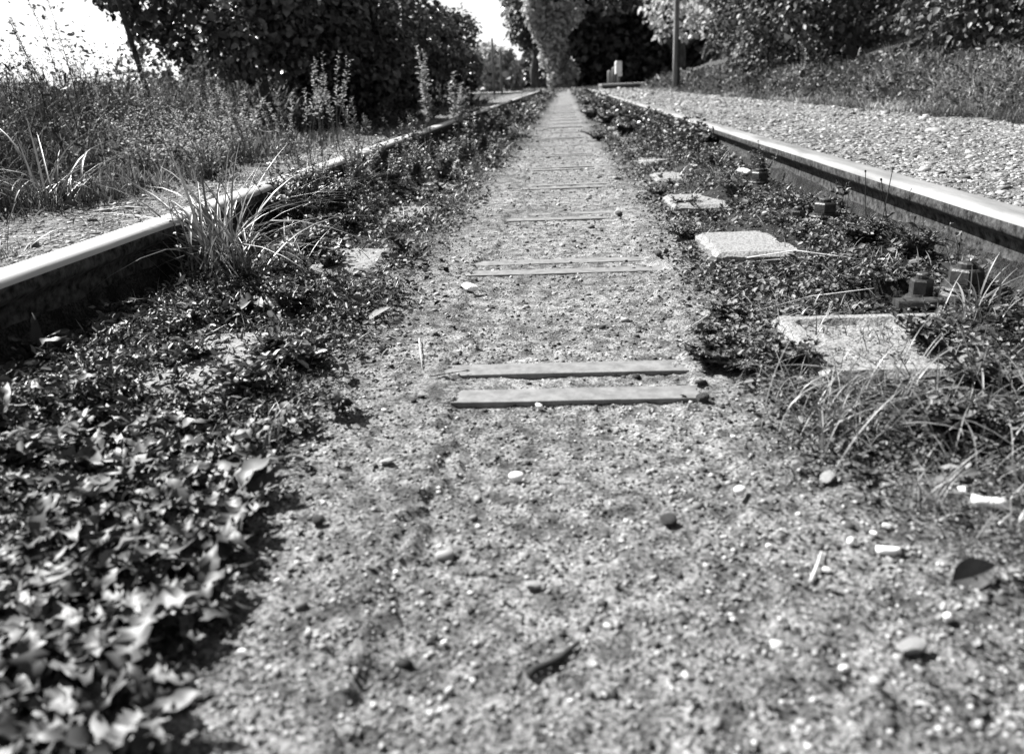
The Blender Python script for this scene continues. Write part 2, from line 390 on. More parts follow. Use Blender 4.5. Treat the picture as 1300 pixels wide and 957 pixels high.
# ------------------------------------------------------------------ sleepers
def rough_slab(x0, x1, y0, y1, z0, z1, nx, ny, amp, rim=None, seed=0, cut=.012):
    """concrete block with worn irregular edges; rim = depth of a recessed middle"""
    xs = np.linspace(x0, x1, nx); yy = np.linspace(y0, y1, ny); co = []; fa = []
    X, Y = np.meshgrid(xs, yy)
    d = np.minimum(np.minimum(X-x0, x1-X), np.minimum(Y-y0, y1-Y))
    Z = z1 + amp*(fbm(X*40+seed, Y*40, seed)-.5)*2
    edge = (d < 1e-6)
    Z = np.where(edge, Z-.006-.004*vnoise(X*60, Y*60, seed+1), Z)
    if rim:
        ins = sstep(.026, .033, d+.006*(vnoise(X*45, Y*45, 4)-.5)); Z = Z-rim*ins + ins*.004*(fbm(X*60, Y*60, 9)-.5)*2
    X2 = X + edge*.005*(vnoise(X*50, Y*50, seed+2)-.5)*2; Y2 = Y + edge*.006*(vnoise(X*50, Y*50, seed+3)-.5)*2
    n = nx*ny
    co = np.stack([X2, Y2, Z], -1).reshape(-1, 3)
    idx = np.arange(n).reshape(ny, nx)
    f = np.stack([idx[:-1, :-1], idx[:-1, 1:], idx[1:, 1:], idx[1:, :-1]], -1).reshape(-1, 4).tolist()
    ring = list(idx[0, :]) + list(idx[1:, -1]) + list(idx[-1, -2::-1]) + list(idx[-2:0:-1, 0])
    low = co[ring].copy(); low[:, 2] = z0
    co = np.concatenate([co, low]); m = len(ring)
    for i in range(m): f.append((ring[i], n+i, n+(i+1) % m, ring[(i+1) % m]))
    return co, f
def bar(x0, x1, y0, y1, z0, z1, ch=.0015, n=14, seed=0):
    """flat steel bar with chamfered edges, slightly bent and nicked"""
    prof = [(y0, z0), (y0, z1-ch), (y0+ch, z1), (y1-ch, z1), (y1, z1-ch), (y1, z0)]
    co = []; fa = []
    for i in range(n+1):
        t = i/n; x = x0+(x1-x0)*t
        b = .0004*sin(9*t+seed); q = .0006*sin(23*t+seed*2)
        for a, c in prof: co.append((x, a+q, c+b))
    k = 6
    for i in range(n):
        for j in range(k): fa.append((i*k+j, i*k+(j+1) % k, (i+1)*k+(j+1) % k, (i+1)*k+j))
    fa.append(tuple(range(k))); fa.append(tuple(range(n*k, n*k+k))[::-1])
    return co, fa
def prism(cx_, cy_, prof, sides, rot=0, jitter=0):
    """lathe: prof = [(radius, z), ...]"""
    co = []; fa = []
    for r_, z in prof:
        for i in range(sides):
            a = rot+2*pi*i/sides; co.append((cx_+r_*cos(a), cy_+r_*sin(a), z))
    for p in range(len(prof)-1):
        for i in range(sides):
            fa.append((p*sides+i, p*sides+(i+1) % sides, (p+1)*sides+(i+1) % sides, (p+1)*sides+i))
    fa.append(tuple(range(sides))[::-1]); fa.append(tuple(range((len(prof)-1)*sides, len(prof)*sides)))
    return co, fa
def merge(*parts):
    co = []; fa = []
    for c, f in parts:
        n_ = len(co); co += [tuple(v) for v in c]; fa += [tuple(i+n_ for i in q) for q in f]
    return co, fa

# block meshes (x measured for the right side; mirrored for the left)
blockA = py_mesh('concrete_block', *rough_slab(.312, .655, .03, .285, -.06, .020, 40, 34, .0016, rim=.010, seed=3), M_CONC)
blockB = py_mesh('concrete_block', *rough_slab(.300, .66, .02, .275, -.06, .026, 26, 20, .0016, seed=5), M_CONC)
blockC = py_mesh('concrete_block', *rough_slab(.33, .66, .02, .26, -.06, .020, 22, 16, .0040, seed=8), M_CONC)
blockL = py_mesh('concrete_block', *rough_slab(-.74, -.41, .02, .27, -.06, .020, 24, 18, .0045, seed=11), M_CONC)
tieF = py_mesh('tie_bar', *bar(-.36, .36, .000, .042, -.02, .0010, .0006, seed=1), M_TIE)
tieR = py_mesh('tie_bar', *bar(-.36, .36, .098, .140, -.02, .0010, .0006, seed=2.3), M_TIE)
def hexbolt(x, y, z, s=1.0, rot=.2):
    w = prism(x, y, [(.027*s, z), (.0285*s, z+.003), (.027*s, z+.006)], 18)
    w2 = prism(x, y, [(.022*s, z+.006), (.0215*s, z+.011)], 18)
    nut = prism(x, y, [(.0205*s, z+.011), (.0215*s, z+.013), (.0215*s, z+.031), (.019*s, z+.034)], 6, rot)
    st = prism(x, y, [(.0115*s, z+.034), (.0115*s, z+.041), (.009*s, z+.043)], 12)
    return [w, w2, nut, st]
boltR = py_mesh('bolt', *merge(prism(.605, .31, [(.04, .01), (.038, .04), (.030, .046)], 14), *hexbolt(.605, .31, .046, 1.2)), M_BOLT)
boltS = py_mesh('bolt', *merge(prism(.550, .33, [(.026, .0), (.026, .028)], 14), *hexbolt(.550, .33, .026, .80, .5)), M_BOLT)
clipR = py_mesh('clip_plate', *merge(bar(.575, .685, .27, .35, .026, .042, .003, 4), bar(.50, .57, .285, .31, .026, .036, .002, 4)), M_BOLT)
boltL = py_mesh('bolt', *merge(*hexbolt(-.728, .155, .018, 1.0)), M_BOLT)
clipL = py_mesh('clip_plate', *bar(-.755, -.63, .125, .19, .008, .018, .003, 4), M_BOLT)
ordn = ['nearest', 'second', 'third', 'fourth', 'fifth', 'sixth', 'seventh', 'eighth', 'ninth', 'tenth', 'eleventh', 'twelfth', 'thirteenth', 'fourteenth', 'fifteenth', 'sixteenth', 'seventeenth', 'eighteenth', 'nineteenth', 'twentieth']
extra = {0: 'nearest concrete sleeper, two wide grey tie bars and a recessed right block',
         1: 'second sleeper, with thin tie bars and a flat pale right block with big bolt',
         2: 'third sleeper from the camera, tie bars nearly buried in sandy path',
         3: 'fourth sleeper from the camera, dark edged tie bar across the path'}
dys = [0, .01, .0, .015, -.01, 0, .02, -.015]
for k in range(20):
    yk = S0+SP*k+(dys[k % 8])
    s = thing('sleeper', extra.get(k, '%s concrete sleeper from the camera, tie bars showing as a line across the path' % ordn[k]), 'sleeper', (0, yk, 0), radians([.6, .5, 0, .4, -.2][k % 5]), 'concrete sleepers across the track')
    zt = random.uniform(-.0018, .0015) if k else .0012
    link('tie_bar', tieF, s, (0, 0, zt)); link('tie_bar', tieR, s, (random.uniform(-.01, .01), 0, zt-.0005-(.001 if k == 2 else 0)))
    link('concrete_block', blockA if k == 0 else blockB if k in (1, 2) else blockC, s, (0, 0, 0 if k < 2 else -.002))
    link('concrete_block', blockL, s, (0, 0, 0 if k == 0 else -.006))
    link('bolt', boltR, s); link('clip_plate', clipR, s); link('bolt', boltS, s)
    link('bolt', boltL, s); link('clip_plate', clipL, s)

def nth(i, n, a, b):
    """i-th of n in words counted from the end called a, the last one named b"""
    return a if i == 0 else (b if i == n-1 else ordn[i])
# ------------------------------------------------------------------ single stones, sticks and litter
def stone_mesh(name, mat, flat=.55, seed=0, sub=3, rough=.13, angular=0):
    import bmesh
    bm = bmesh.new(); bmesh.ops.create_icosphere(bm, subdivisions=sub, radius=1)
    r_ = random.Random(seed)
    ax = [Vector((r_.gauss(0, 1), r_.gauss(0, 1), r_.gauss(0, 1))).normalized() for _ in range(7)]
    for v in bm.verts:
        d = v.co.normalized(); s_ = 1
        for i, a in enumerate(ax): s_ += rough*.5*sin(3*d.dot(a)+i)
        if angular:
            for a in ax:
                t = d.dot(a)*s_
                if t > angular: s_ *= angular/t
        v.co = d*s_; v.co.z *= flat
    me = bpy.data.meshes.new(name); bm.to_mesh(me); bm.free(); me.materials.append(mat)
    if not angular: me.polygons.foreach_set('use_smooth', [True]*len(me.polygons))
    return me
W1 = stone_mesh('white_pebble', M_WHITE, .6, 1); W2 = stone_mesh('white_pebble', M_WHITE, .45, 5, angular=.72); D1 = stone_mesh('dark_stone', M_DARK, .6, 3, angular=.7)
P1 = stone_mesh('pale_stone', M_PALE, .3, 9, angular=.7)
def px_size(px, p): return px/FPX*(Vector(p)-Vector((0, 0, CAMZ))).dot(Fw)
def put(name, me, px, py, w, asp, rz, label, cat, z=0.0, sink=.25):
    p = at(px, py, z)
    p.z = float(terrain(p.x, p.y)); p = at(px, py, p.z+.002)
    r_ = px_size(w, p)/2
    o = link(name, me, None, (p.x, p.y, p.z+r_*.4*(1-sink)), (random.uniform(-.15, .15), random.uniform(-.15, .15), rz), (r_, r_*asp, r_))
    return tag(o, label, cat)
put('white_pebble', W1, 655, 609, 19, .8, .3, 'bright white rounded pebble lying alone on the sandy path below the tie bars', 'pebble')
put('white_chip', W2, 597, 368, 24, .55, -.2, 'flat white angular chip just in front of the second tie bar pair', 'stone chip')
for (x_, y_, w_, t_) in [(352, 739, 9, 'small white pebble at the left edge of the path near dark leaves'), (503, 727, 9, 'small white pebble on the path left of and above the dark stick'),
    (563, 817, 12, 'oval white pebble at the bottom of the path left of the stick'), (306, 829, 15, 'pale white pebble at the bottom left beside the broad leaves'),
    (488, 522, 7, 'tiny white pebble left of the nearest tie bars'), (939, 626, 17, 'oblong white pebble on the right half of the path'),
    (975, 694, 10, 'small round white pebble right of the path centre'), (1222, 623, 15, 'round white pebble beside the white tube at the right edge'),
    (1124, 669, 15, 'white pebble above the short white piece at lower right'), (1080, 690, 14, 'uppermost of two white pebbles left of the short white piece'),
    (1048, 724, 12, 'small white pebble near the pale twig at lower right'), (1108, 677, 10, 'tiny white pebble touching the short white piece'),
    (685, 518, 12, 'pale pebble just below the front edge of the nearest tie bar'), (1203, 786, 16, 'pale pebble near the bottom right corner by the dark leaf'),
    (931, 556, 8, 'small white pebble at the right of the path by the grass tuft'), (1070, 850, 14, 'pale pebble at the bottom edge right of the path')]:
    put('white_pebble', random.choice([W1, W2]), x_, y_, w_, random.uniform(.65, .9), random.uniform(0, 3), t_, 'pebble')
put('white_chip', W2, 945, 222, 22, .6, .4, 'white angular chip beside the weed clump by the third right bolt', 'stone chip', .02)
put('white_chip', W2, 618, 217, 10, .7, .4, 'small white chip in the weeds left of the path', 'stone chip', .02)
put('pale_flake', P1, 1050, 610, 30, .7, 1.0, 'pale triangular flake lying under the grass tuft at right', 'stone chip')
put('dark_stone', D1, 850, 664, 28, .75, .2, 'dark angular stone on the right half of the path', 'stone')
put('dark_stone', D1, 405, 663, 22, .6, .2, 'dark flat stone at the left of the path', 'stone')
put('dark_stone', D1, 893, 508, 22, .6, .1, 'dark clod at the right end of the nearest tie bar', 'stone')
put('dark_stone', D1, 786, 273, 12, .8, .1, 'small dark stone at the right end of the third tie bar', 'stone')
put('dark_stone', D1, 836, 323, 12, .8, .1, 'small dark stone at the right end of the second tie bars', 'stone')
put('flat_stone', P1, 491, 588, 22, .7, .1, 'flat grey stone on the left half of the path', 'stone')
put('flat_stone', P1, 676, 745, 26, .7, .1, 'flat grey stone low in the middle of the path', 'stone')
put('flat_stone', P1, 1155, 825, 44, .7, .2, 'smooth grey stone at the lower right corner', 'stone')
put('flat_stone', P1, 1205, 597, 26, .7, .2, 'grey stone above the white tube at the right', 'stone')

def tube(points, radii, sides=5):
    pts = [Vector(p) for p in points]; co = []; fa = []
    for i, p in enumerate(pts):
        d = (pts[min(i+1, len(pts)-1)]-pts[max(i-1, 0)]).normalized()
        a = d.orthogonal().normalized(); b = d.cross(a)
        if i and co:
            pa = prev - d*prev.dot(d)
            if pa.length > 1e-6: a = pa.normalized(); b = d.cross(a)
        prev = a
        for j in range(sides):
            t = 2*pi*j/sides; co.append(p+(a*cos(t)+b*sin(t))*radii[i])
    for i in range(len(pts)-1):
        for j in range(sides): fa.append((i*sides+j, i*sides+(j+1) % sides, (i+1)*sides+(j+1) % sides, (i+1)*sides+j))
    fa.append(tuple(range(sides))[::-1]); fa.append(tuple(range((len(pts)-1)*sides, len(pts)*sides)))
    return co, fa
def stick(name, pxs, r0, mat, label, cat='twig', dz=.004, taper=.5):
    P = []
    for q in pxs:
        z = q[2] if len(q) > 2 else 0
        p = at(q[0], q[1], z); g = float(terrain(p.x, p.y)); p = at(q[0], q[1], g+z+dz); P.append(p)
    # subdivide
    Q = []
    for i in range(len(P)-1):
        for t in (0, .33, .66): Q.append(P[i].lerp(P[i+1], t)+Vector((random.gauss(0, 1), random.gauss(0, 1), random.gauss(0, 1)))*r0*(.03 if taper > .85 else .13))
    Q.append(P[-1]); base = Q[0].copy(); Q = [q-base for q in Q]
    rr = [r0*(1-(1-taper)*i/(len(Q)-1))*random.uniform(.85, 1.15) for i in range(len(Q))]
    o = link(name, py_mesh(name, *tube(Q, rr, 6), mat, True), None, base); return tag(o, label, cat)
stick('twig', [(671, 856), (697, 843), (735, 815)], .0034, M_DSTEM, 'thick dark broken stick at the bottom centre of the path')
stick('twig', [(1030, 738), (1043, 700)], .0016, M_PSTEM, 'short pale twig standing out on the lower right path')
stick('white_tube', [(1234, 634), (1278, 641)], .0052, M_WHITE, 'short white cylindrical stub lying near the right edge', 'litter', dz=.006, taper=.95)
stick('white_stub', [(1113, 698), (1143, 699)], .0034, M_WHITE, 'short flat white piece with a stem lying at lower right', 'litter', dz=.004, taper=.9)
stick('straw', [(930, 330), (1010, 318, .01), (1085, 328, .005)], .0014, M_PSTEM, 'pale arched dry stem lying in front of the second right block', 'stem')
stick('straw', [(900, 338), (980, 330, .005), (1080, 322, .01)], .0012, M_PSTEM, 'straight pale dry stem crossing the arched one by second block', 'stem')
stick('straw', [(870, 420), (940, 372, .004), (985, 348, .006)], .0011, M_PSTEM, 'thin pale stem slanting over the mossy ground right of the path', 'stem')
stick('straw', [(960, 395), (1030, 376, .004), (1110, 366, .008)], .0011, M_PSTEM, 'thin pale stem lying above the recessed concrete block', 'stem')
stick('straw', [(838, 409), (852, 392)], .0012, M_DSTEM, 'small dark twig at the right of the sandy path', 'stem')
stick('straw', [(532, 430), (536, 468)], .0010, M_PSTEM, 'thin pale stem at left of the path above the tie bars', 'stem')
stick('straw', [(885, 196, 0), (845, 203, .01), (800, 205)], .0018, M_PSTEM, 'pale stick lying beyond the fourth right block', 'stem')
stick('straw', [(545, 478, 0), (595, 470, .004)], .0009, M_DSTEM, 'thin dark stalk lying over the left end of the nearest tie bar', 'stem')

# ------------------------------------------------------------------ leaf templates for plants whose leaves are separate parts
def leaf_mesh(name, mat, L=1.0, W_=.36, curl=.25, wave=.08, lobes=0, seed=0, nu=7):
    r_ = random.Random(seed); co = []; fa = []
    for i in range(nu+1):
        t = i/nu
        w = W_*.5*(sin(pi*min(1, t**.75))**.8 if 0 < t < 1 else .06)
        if lobes: w *= 1-.45*(i % 2)
        z0 = L*(.35*t - curl*t*t*1.6)
        for j in (-1, 0, 1):
            co.append((j*w, t*L*(1-.08*abs(j)), z0 + (abs(j)*w*.5) + (L*wave*sin(i*2.1+j*1.7+seed) if j else 0)*(0 < t < 1)))
    for i in range(nu):
        for j in range(2):
            a = i*3+j; fa.append((a, a+1, a+4, a+3))
    return py_mesh(name, co, fa, mat, True)
dock = [leaf_mesh('leaf', M_DOCK, 1, .30+.06*i, .2+.1*i, .06, 0, i) for i in range(3)] + [leaf_mesh('leaf', M_DOCK, 1, .5, .3, .07, 1, 8, 10), leaf_mesh('leaf', M_DOCK, 1, .42, .5, .08, 1, 3, 9), leaf_mesh('leaf', M_DOCK, 1, .6, .15, .06, 1, 5, 11)]
def rosette(name, label, cat, x, y, n_, size, group=None, elev=(.1, .6), kinds=None, mesh_list=dock, asp=1.0):
    t = thing(name, label, cat, (x, y, float(terrain(x, y))), random.uniform(0, 6), group)
    for i in range(n_):
        a = 2.39996*i+random.uniform(-.3, .3); s_ = size*random.uniform(.6, 1.15)
        me = random.choice(mesh_list)
        o = link('leaf', me, t, (.004*cos(a), .004*sin(a), random.uniform(0, .01)+.012*(i/n_)), (random.uniform(*elev), random.uniform(-.35, .35), a), (s_*asp, s_, s_))
    return t
# broad-leaved carpet at lower left
CARP = 'broad leaved weeds carpeting the ground at lower left'
pts = []
tries = 0
while len(pts) < 175 and tries < 8000:
    tries += 1
    px_, py_ = random.uniform(-60, 400), random.uniform(455, 1000)
    lim = 345 - max(0, py_-600)*.42 if py_ > 560 else 400-abs(py_-560)*.6
    if px_ > lim: continue
    p = at(px_, py_, 0)
    if p.x < -.70 or (p.x < -.60 and random.random() < .5): continue
    if min([(p.x-q[0])**2+(p.y-q[1])**2 for q in pts] or [9]) < .017**2: continue
    if -.54 < p.x < -.40 and .98 < p.y < 1.2: continue
    pts.append((p.x, p.y))
for (x_, y_) in pts:
    rosette('broad_leaf_weed', 'low weed with overlapping broad leaves in the lower left carpet', 'weed', x_, y_, random.randint(6, 9), random.uniform(.024, .048) if y_ < .8 else random.uniform(.018, .03), CARP, (-.05, .75))
# single recognisable low plants
def at_in(px_, py_, z):
    """like at(), kept on the soil between the rails when the plant belongs there"""
    p = at(px_, py_, z)
    if z < .12 and (p.x > .63 or p.x < -.72):
        d = p-Vector((0, 0, CAMZ)); k = (.63 if p.x > 0 else -.72)/d.x; p = Vector((0, 0, CAMZ))+d*k
    return p
def ros_at(px_, py_, lbl, n_, size, elev=(.1, .5), asp=1., name='rosette_weed'):
    p = at_in(px_, py_, .005); rosette(name, lbl, 'weed', p.x, p.y, n_, size, None, elev, asp=asp)
ros_at(432, 528, 'neat star shaped rosette with narrow leaves at left edge of the path', 22, .032, (.15, .5), .75)
ros_at(512, 327, 'small dark broad leaved plant beside the second left block', 9, .06, (.4, .9), .8)
ros_at(150, 425, 'small pale leaved plant in the shadow below the left rail', 6, .05, (.4, 1.0), .6)
ros_at(45, 470, 'upright leafy weed at the left edge under the rail', 10, .06, (.5, 1.1), .8)
ros_at(1115, 262, 'leafy weed growing against the right rail beside the big nut', 12, .05, (.4, 1.), .8)
ros_at(1165, 275, 'second leafy weed against the right rail, to the right of the big nut', 12, .05, (.3, 1.), .8)
ros_at(330, 400, 'broad leaved plantain at the foot of the big grass tuft', 6, .06, (.1, .5), 1.2)
ros_at(560, 245, 'low leafy weed beyond the second left block', 9, .06, (.3, .9))
# curled dark dead leaf
p = at(1215, 728, .004)
o = link('dead_leaf', leaf_mesh('dead_leaf', M_DARK, .034, .022, .02, .004, 0, 5), None, (p.x-.008, p.y-.01, .004), (.25, .75, -1.1)); tag(o, 'dark curled dead leaf at the lower right', 'leaf')
for (x_, y_, l_) in [(317, 403, 'pale dead leaf under the big grass tuft'), (690, 402, 'small dark leaf in the middle of the path'), (460, 408, 'dark curled leaf at the left of the path')][:1]+[(465, 410, 'dark curled leaf left of the path above the tie bars')]:
    p = at(x_, y_, .008); lm = leaf_mesh('dead_leaf', M_PALE if 'pale' in l_ else M_DARK, .05, .02, .01, .002, 0, 3)
    tag(link('dead_leaf', lm, None, (p.x, p.y, p.z+.003), (.1, .2, -1.2)), l_, 'leaf')

# ------------------------------------------------------------------ grass tufts
def blade_obj_mesh(seed, L=1.0, W_=.02, lean=.4, droop=.6):
    co = []; fa = []; nseg = 7
    for i in range(nseg+1):
        t = i/nseg; y_ = L*(lean*t+droop*t*t*.9); z = L*(sqrt(max(.05, 1-lean**2))*t-droop*.8*t**2.3)
        w = W_*(.6+.8*t if t < .35 else .9*(1-t)**.7/.75+.02)/1.4
        for j in (-1, 0, 1): co.append((j*w*.5, y_, z+(abs(j)*w*.25)))
    for i in range(nseg):
        for j in range(2): a = i*3+j; fa.append((a, a+1, a+4, a+3))
    return py_mesh('blade', co, fa, M_OBLADE, True)
BM = [blade_obj_mesh(i, 1, .027+.006*(i % 3), *ld) for i, ld in enumerate([(.15, .25), (.3, .4), (.4, .6), (.5, .8), (.65, .5), (.25, .9), (.7, .25), (.5, .2)])]
def big_tuft(lbl, x, y, n_, L, spread=.02, bias=None, group=None, wid=1.0):
    t = thing('grass_tuft', lbl, 'grass tuft', (x, y, float(terrain(x, y))), 0, group)
    for i in range(n_):
        a = random.uniform(0, 2*pi)
        if bias is not None and random.random() < .6: a = random.gauss(bias, .7)
        s_ = L*random.uniform(.45, 1.1)
        link('blade', random.choice(BM), t, (random.gauss(0, spread), random.gauss(0, spread), 0), (random.uniform(-.1, .1), 0, a), (s_*wid*random.uniform(.7, 1.3), s_, s_))
    return t
p = at(293, 372, 0)
big_tuft('big grass tuft with long arching blades against the inside of the left rail', p.x, p.y, 160, .30, .03, bias=.9, wid=.9)
p = at(345, 300, 0); big_tuft('second grass tuft behind the big one along the left rail', max(p.x, -.72), p.y, 70, .22, .03, wid=.9)
p = at(420, 262, 0); big_tuft('spreading grass tuft beside the left rail near the third sleeper', max(p.x, -.71), p.y, 60, .20, .04, wid=.9)
p = at(515, 225, 0); big_tuft('arching grass tuft between left rail and path beyond the third sleeper', p.x, p.y, 60, .19, .04, wid=.9)
p = at(1060, 560, 0); big_tuft('low grass tuft in front of the recessed concrete block', p.x, p.y, 90, .12, .035, wid=.75)
p = at(1140, 530, 0); big_tuft('flat spreading grass tuft right of the recessed concrete block', p.x, p.y, 90, .12, .035, wid=.8)
p = at(1240, 430, 0); big_tuft('upright grass tuft with broad blades by the nearest right bolt', p.x, p.y, 40, .10, .02, wid=1.3)
p = at(1290, 545, 0); big_tuft('grass tuft at the right picture edge below the rail', p.x, p.y, 75, .12, .03, wid=.8)
p = at(1010, 505, 0); big_tuft('small grass tuft at the right edge of the sandy path', p.x, p.y, 60, .075, .03, wid=.8)
p = at(1180, 650, 0); big_tuft('small starry grass tuft on bare ground at lower right', p.x, p.y, 34, .07, .01, wid=1.0)
p = at(1270, 600, 0); big_tuft('thin grass tuft above the white tube at the right', p.x, p.y, 45, .08, .03, wid=.8)
p = at(910, 225, 0); big_tuft('fine arching grass tuft against the right rail near the fourth sleeper', p.x, p.y, 40, .13, .02, wid=.7)
p = at(60, 265, .13); big_tuft('grass tuft with long curved pale blade on the left verge', p.x, p.y, 55, .3, .04, wid=.9)
p = at(20, 330, .13); big_tuft('sparse grass tuft behind the left rail at the picture edge', p.x-.05, p.y, 16, .12, .03, wid=.9)

# ------------------------------------------------------------------ ground cover (uncountable)
def cover(name, label, n, fx, y0, y1, p, size, hgt, mat, mask=None, tilt=.6, aspect=1.0, cat='ground cover'):
    yy = rand_y(n, y0, y1, p); xx = fx(yy, n)
    if mask is not None:
        k = mask(xx, yy) > rng.uniform(0, 1, n); xx, yy = xx[k], yy[k]
    m = len(xx)
    hh = hgt(xx, yy)*rng.uniform(0.02, 1, m)
    pos = ground_pts(xx, yy, 0); pos[:, 2] += hh
    nr = np.stack([rng.normal(0, tilt, m), rng.normal(0, tilt, m), np.ones(m)], -1)
    sz = size*np.exp(rng.normal(0, .35, m))*(.75+.25*np.maximum(yy, .6)) if not callable(size) else size(xx, yy)*np.exp(rng.normal(0, .35, m))
    A = Acc(); A.add(leaves(pos, nr, sz, aspect), rng.uniform(0, 1, m))
    return tag(link(name, A.mesh(name, mat)), label, cat, kind='stuff')
left_mask = lambda x, y: sstep(-.06, .19, (-x-.26)+.16*(fbm(x*7, y*5, 17)-.5)-.05*sstep(1.4, .8, y))
hl = lambda x, y: (.012+.05*sstep(1.4, 3.0, y)*sstep(.30, .55, -x)+.025*sstep(3, 7, y))*(.4+1.2*fbm(x*6, y*4, 19))
cover('ground_cover', 'low small leaved weeds between left rail and sandy path', 60000, lambda y, n: rng.uniform(-.75, -.2, n), .42, 26, 1.75, .0085, hl, M_COVER, lambda x, y: left_mask(x, y)*(.15+.85*sstep(.30, .55, fbm(x*8, y*6, 44)))*np.where((x > -.56) & (x < -.41) & ((y-S0) % SP < .27) & (y < 3.2), np.where(y < 1.3, .04, .4), 1))
right_mask = lambda x, y: np.maximum((.25+.75*sstep(.40, .54, fbm(x*6, y*4.5, 23)))*sstep(.17, .38, x)*sstep(.60, .82, y+.25*(fbm(x*9, y*9, 8)-.5)+.7*(x-.30)), sstep(2.2, 4.5, y)*sstep(.24, .36, x+.08*(fbm(x*5, y*3, 3)-.5)))*np.where((x > .29) & (x < np.where(y < 1.3, .58, .48)) & ((y-S0) % SP < .3) & (y < 3.8), .06, 1)
hr = lambda x, y: (.014+.10*sstep(2.8, 4.5, y)*sstep(.34, .6, x))*(.4+1.2*fbm(x*6, y*4, 29))
cover('ground_cover', 'low matted weeds between the sandy path and the right rail', 70000, lambda y, n: rng.uniform(.2, .67, n), .55, 26, 1.75, .0075, hr, M_COVER, right_mask)
# moss-like crumbs and litter on dark soil right
cover('moss_litter', 'fine moss and plant litter on the soil right of the path', 26000, lambda y, n: rng.uniform(.2, .67, n), .5, 5, 1.8, .0042, lambda x, y: .004+0*x, M_COVER, lambda x, y: sstep(.1, .3, track_soil(x, y)), .9, .6, 'moss')
cover('moss_litter', 'fine moss and plant litter on the soil left of the path', 22000, lambda y, n: rng.uniform(-.74, -.18, n), .45, 5, 1.8, .0042, lambda x, y: .004+0*x, M_COVER, lambda x, y: sstep(.1, .3, track_soil(x, y)), .9, .6, 'moss')
cover('leaf_litter', 'dry leaf scraps and bits of stalk strewn over the soil at right', 2600, lambda y, n: rng.uniform(.12, .67, n), .38, 3.0, 1.9, .0075, lambda x, y: .004+0*x, M_LITTER, lambda x, y: .25+.75*sstep(.15, .4, x), .45, .8, 'litter')
cover('leaf_litter', 'dry leaf scraps and bits of stalk strewn along the left edge of the path', 1500, lambda y, n: rng.uniform(-.6, -.1, n), .45, 3.0, 1.9, .007, lambda x, y: .004+0*x, M_LITTER, lambda x, y: .1+.9*sstep(.15, .35, -x), .45, .8, 'litter')
cover('carpet_undergrowth', 'small ragged leaves growing between the broad leaves at lower left', 16000, lambda y, n: rng.uniform(-.72, -.2, n), .36, 1.5, 1.6, .009, lambda x, y: .030+0*x, M_COVER, left_mask, .9, .55)
# thin fine grass scattered through both bands
def scatter_blades(name, label, n, xx, yy, L, w, lean, droop, mat, cat='grass', seg=4, mask=None):
    if mask is not None:
        k = mask(xx, yy) > rng.uniform(0, 1, len(xx)); xx, yy = xx[k], yy[k]
    m = len(xx); a = rng.uniform(0, 2*pi, m)
    pv = .25+1.1*sstep(.38, .62, fbm(xx*2.6, yy*1.8, 97))
    A = Acc()
    A.add(blades(ground_pts(xx, yy, -.003), np.stack([np.cos(a), np.sin(a)], -1), L(xx, yy)*rng.uniform(.35, 1.15, m), w(xx, yy)*rng.uniform(.6, 1.3, m), rng.uniform(*lean, m), rng.uniform(*droop, m), seg), np.clip(rng.uniform(0, 1, m)*pv, 0, 1))
    return tag(link(name, A.mesh(name, mat)), label, cat, kind='stuff')
n = 7500; yy = rand_y(n, .5, 12, 1.8)
scatter_blades('fine_grass', 'fine short grass among the weeds right of the path', n, rng.uniform(.3, .67, n), yy, lambda x, y: .035+.01*y, lambda x, y: .0012+.0006*y, (.2, .9), (.1, .7), M_BLADE, mask=lambda x, y: .15+.85*sstep(.45, .6, fbm(x*7, y*5, 61)))
n = 8500; yy = rand_y(n, .36, 14, 1.7)
scatter_blades('fine_grass', 'fine short grass among the weeds left of the path', n, rng.uniform(-.74, -.32, n), yy, lambda x, y: .03+.012*y, lambda x, y: .0012+.0006*y, (.2, .9), (.1, .7), M_BLADE, mask=lambda x, y: np.minimum(1, .1+.9*sstep(.42, .58, fbm(x*7, y*5, 63))+.4*(y < 1.2))*np.clip(left_mask(x, y)+.15, 0, 1))

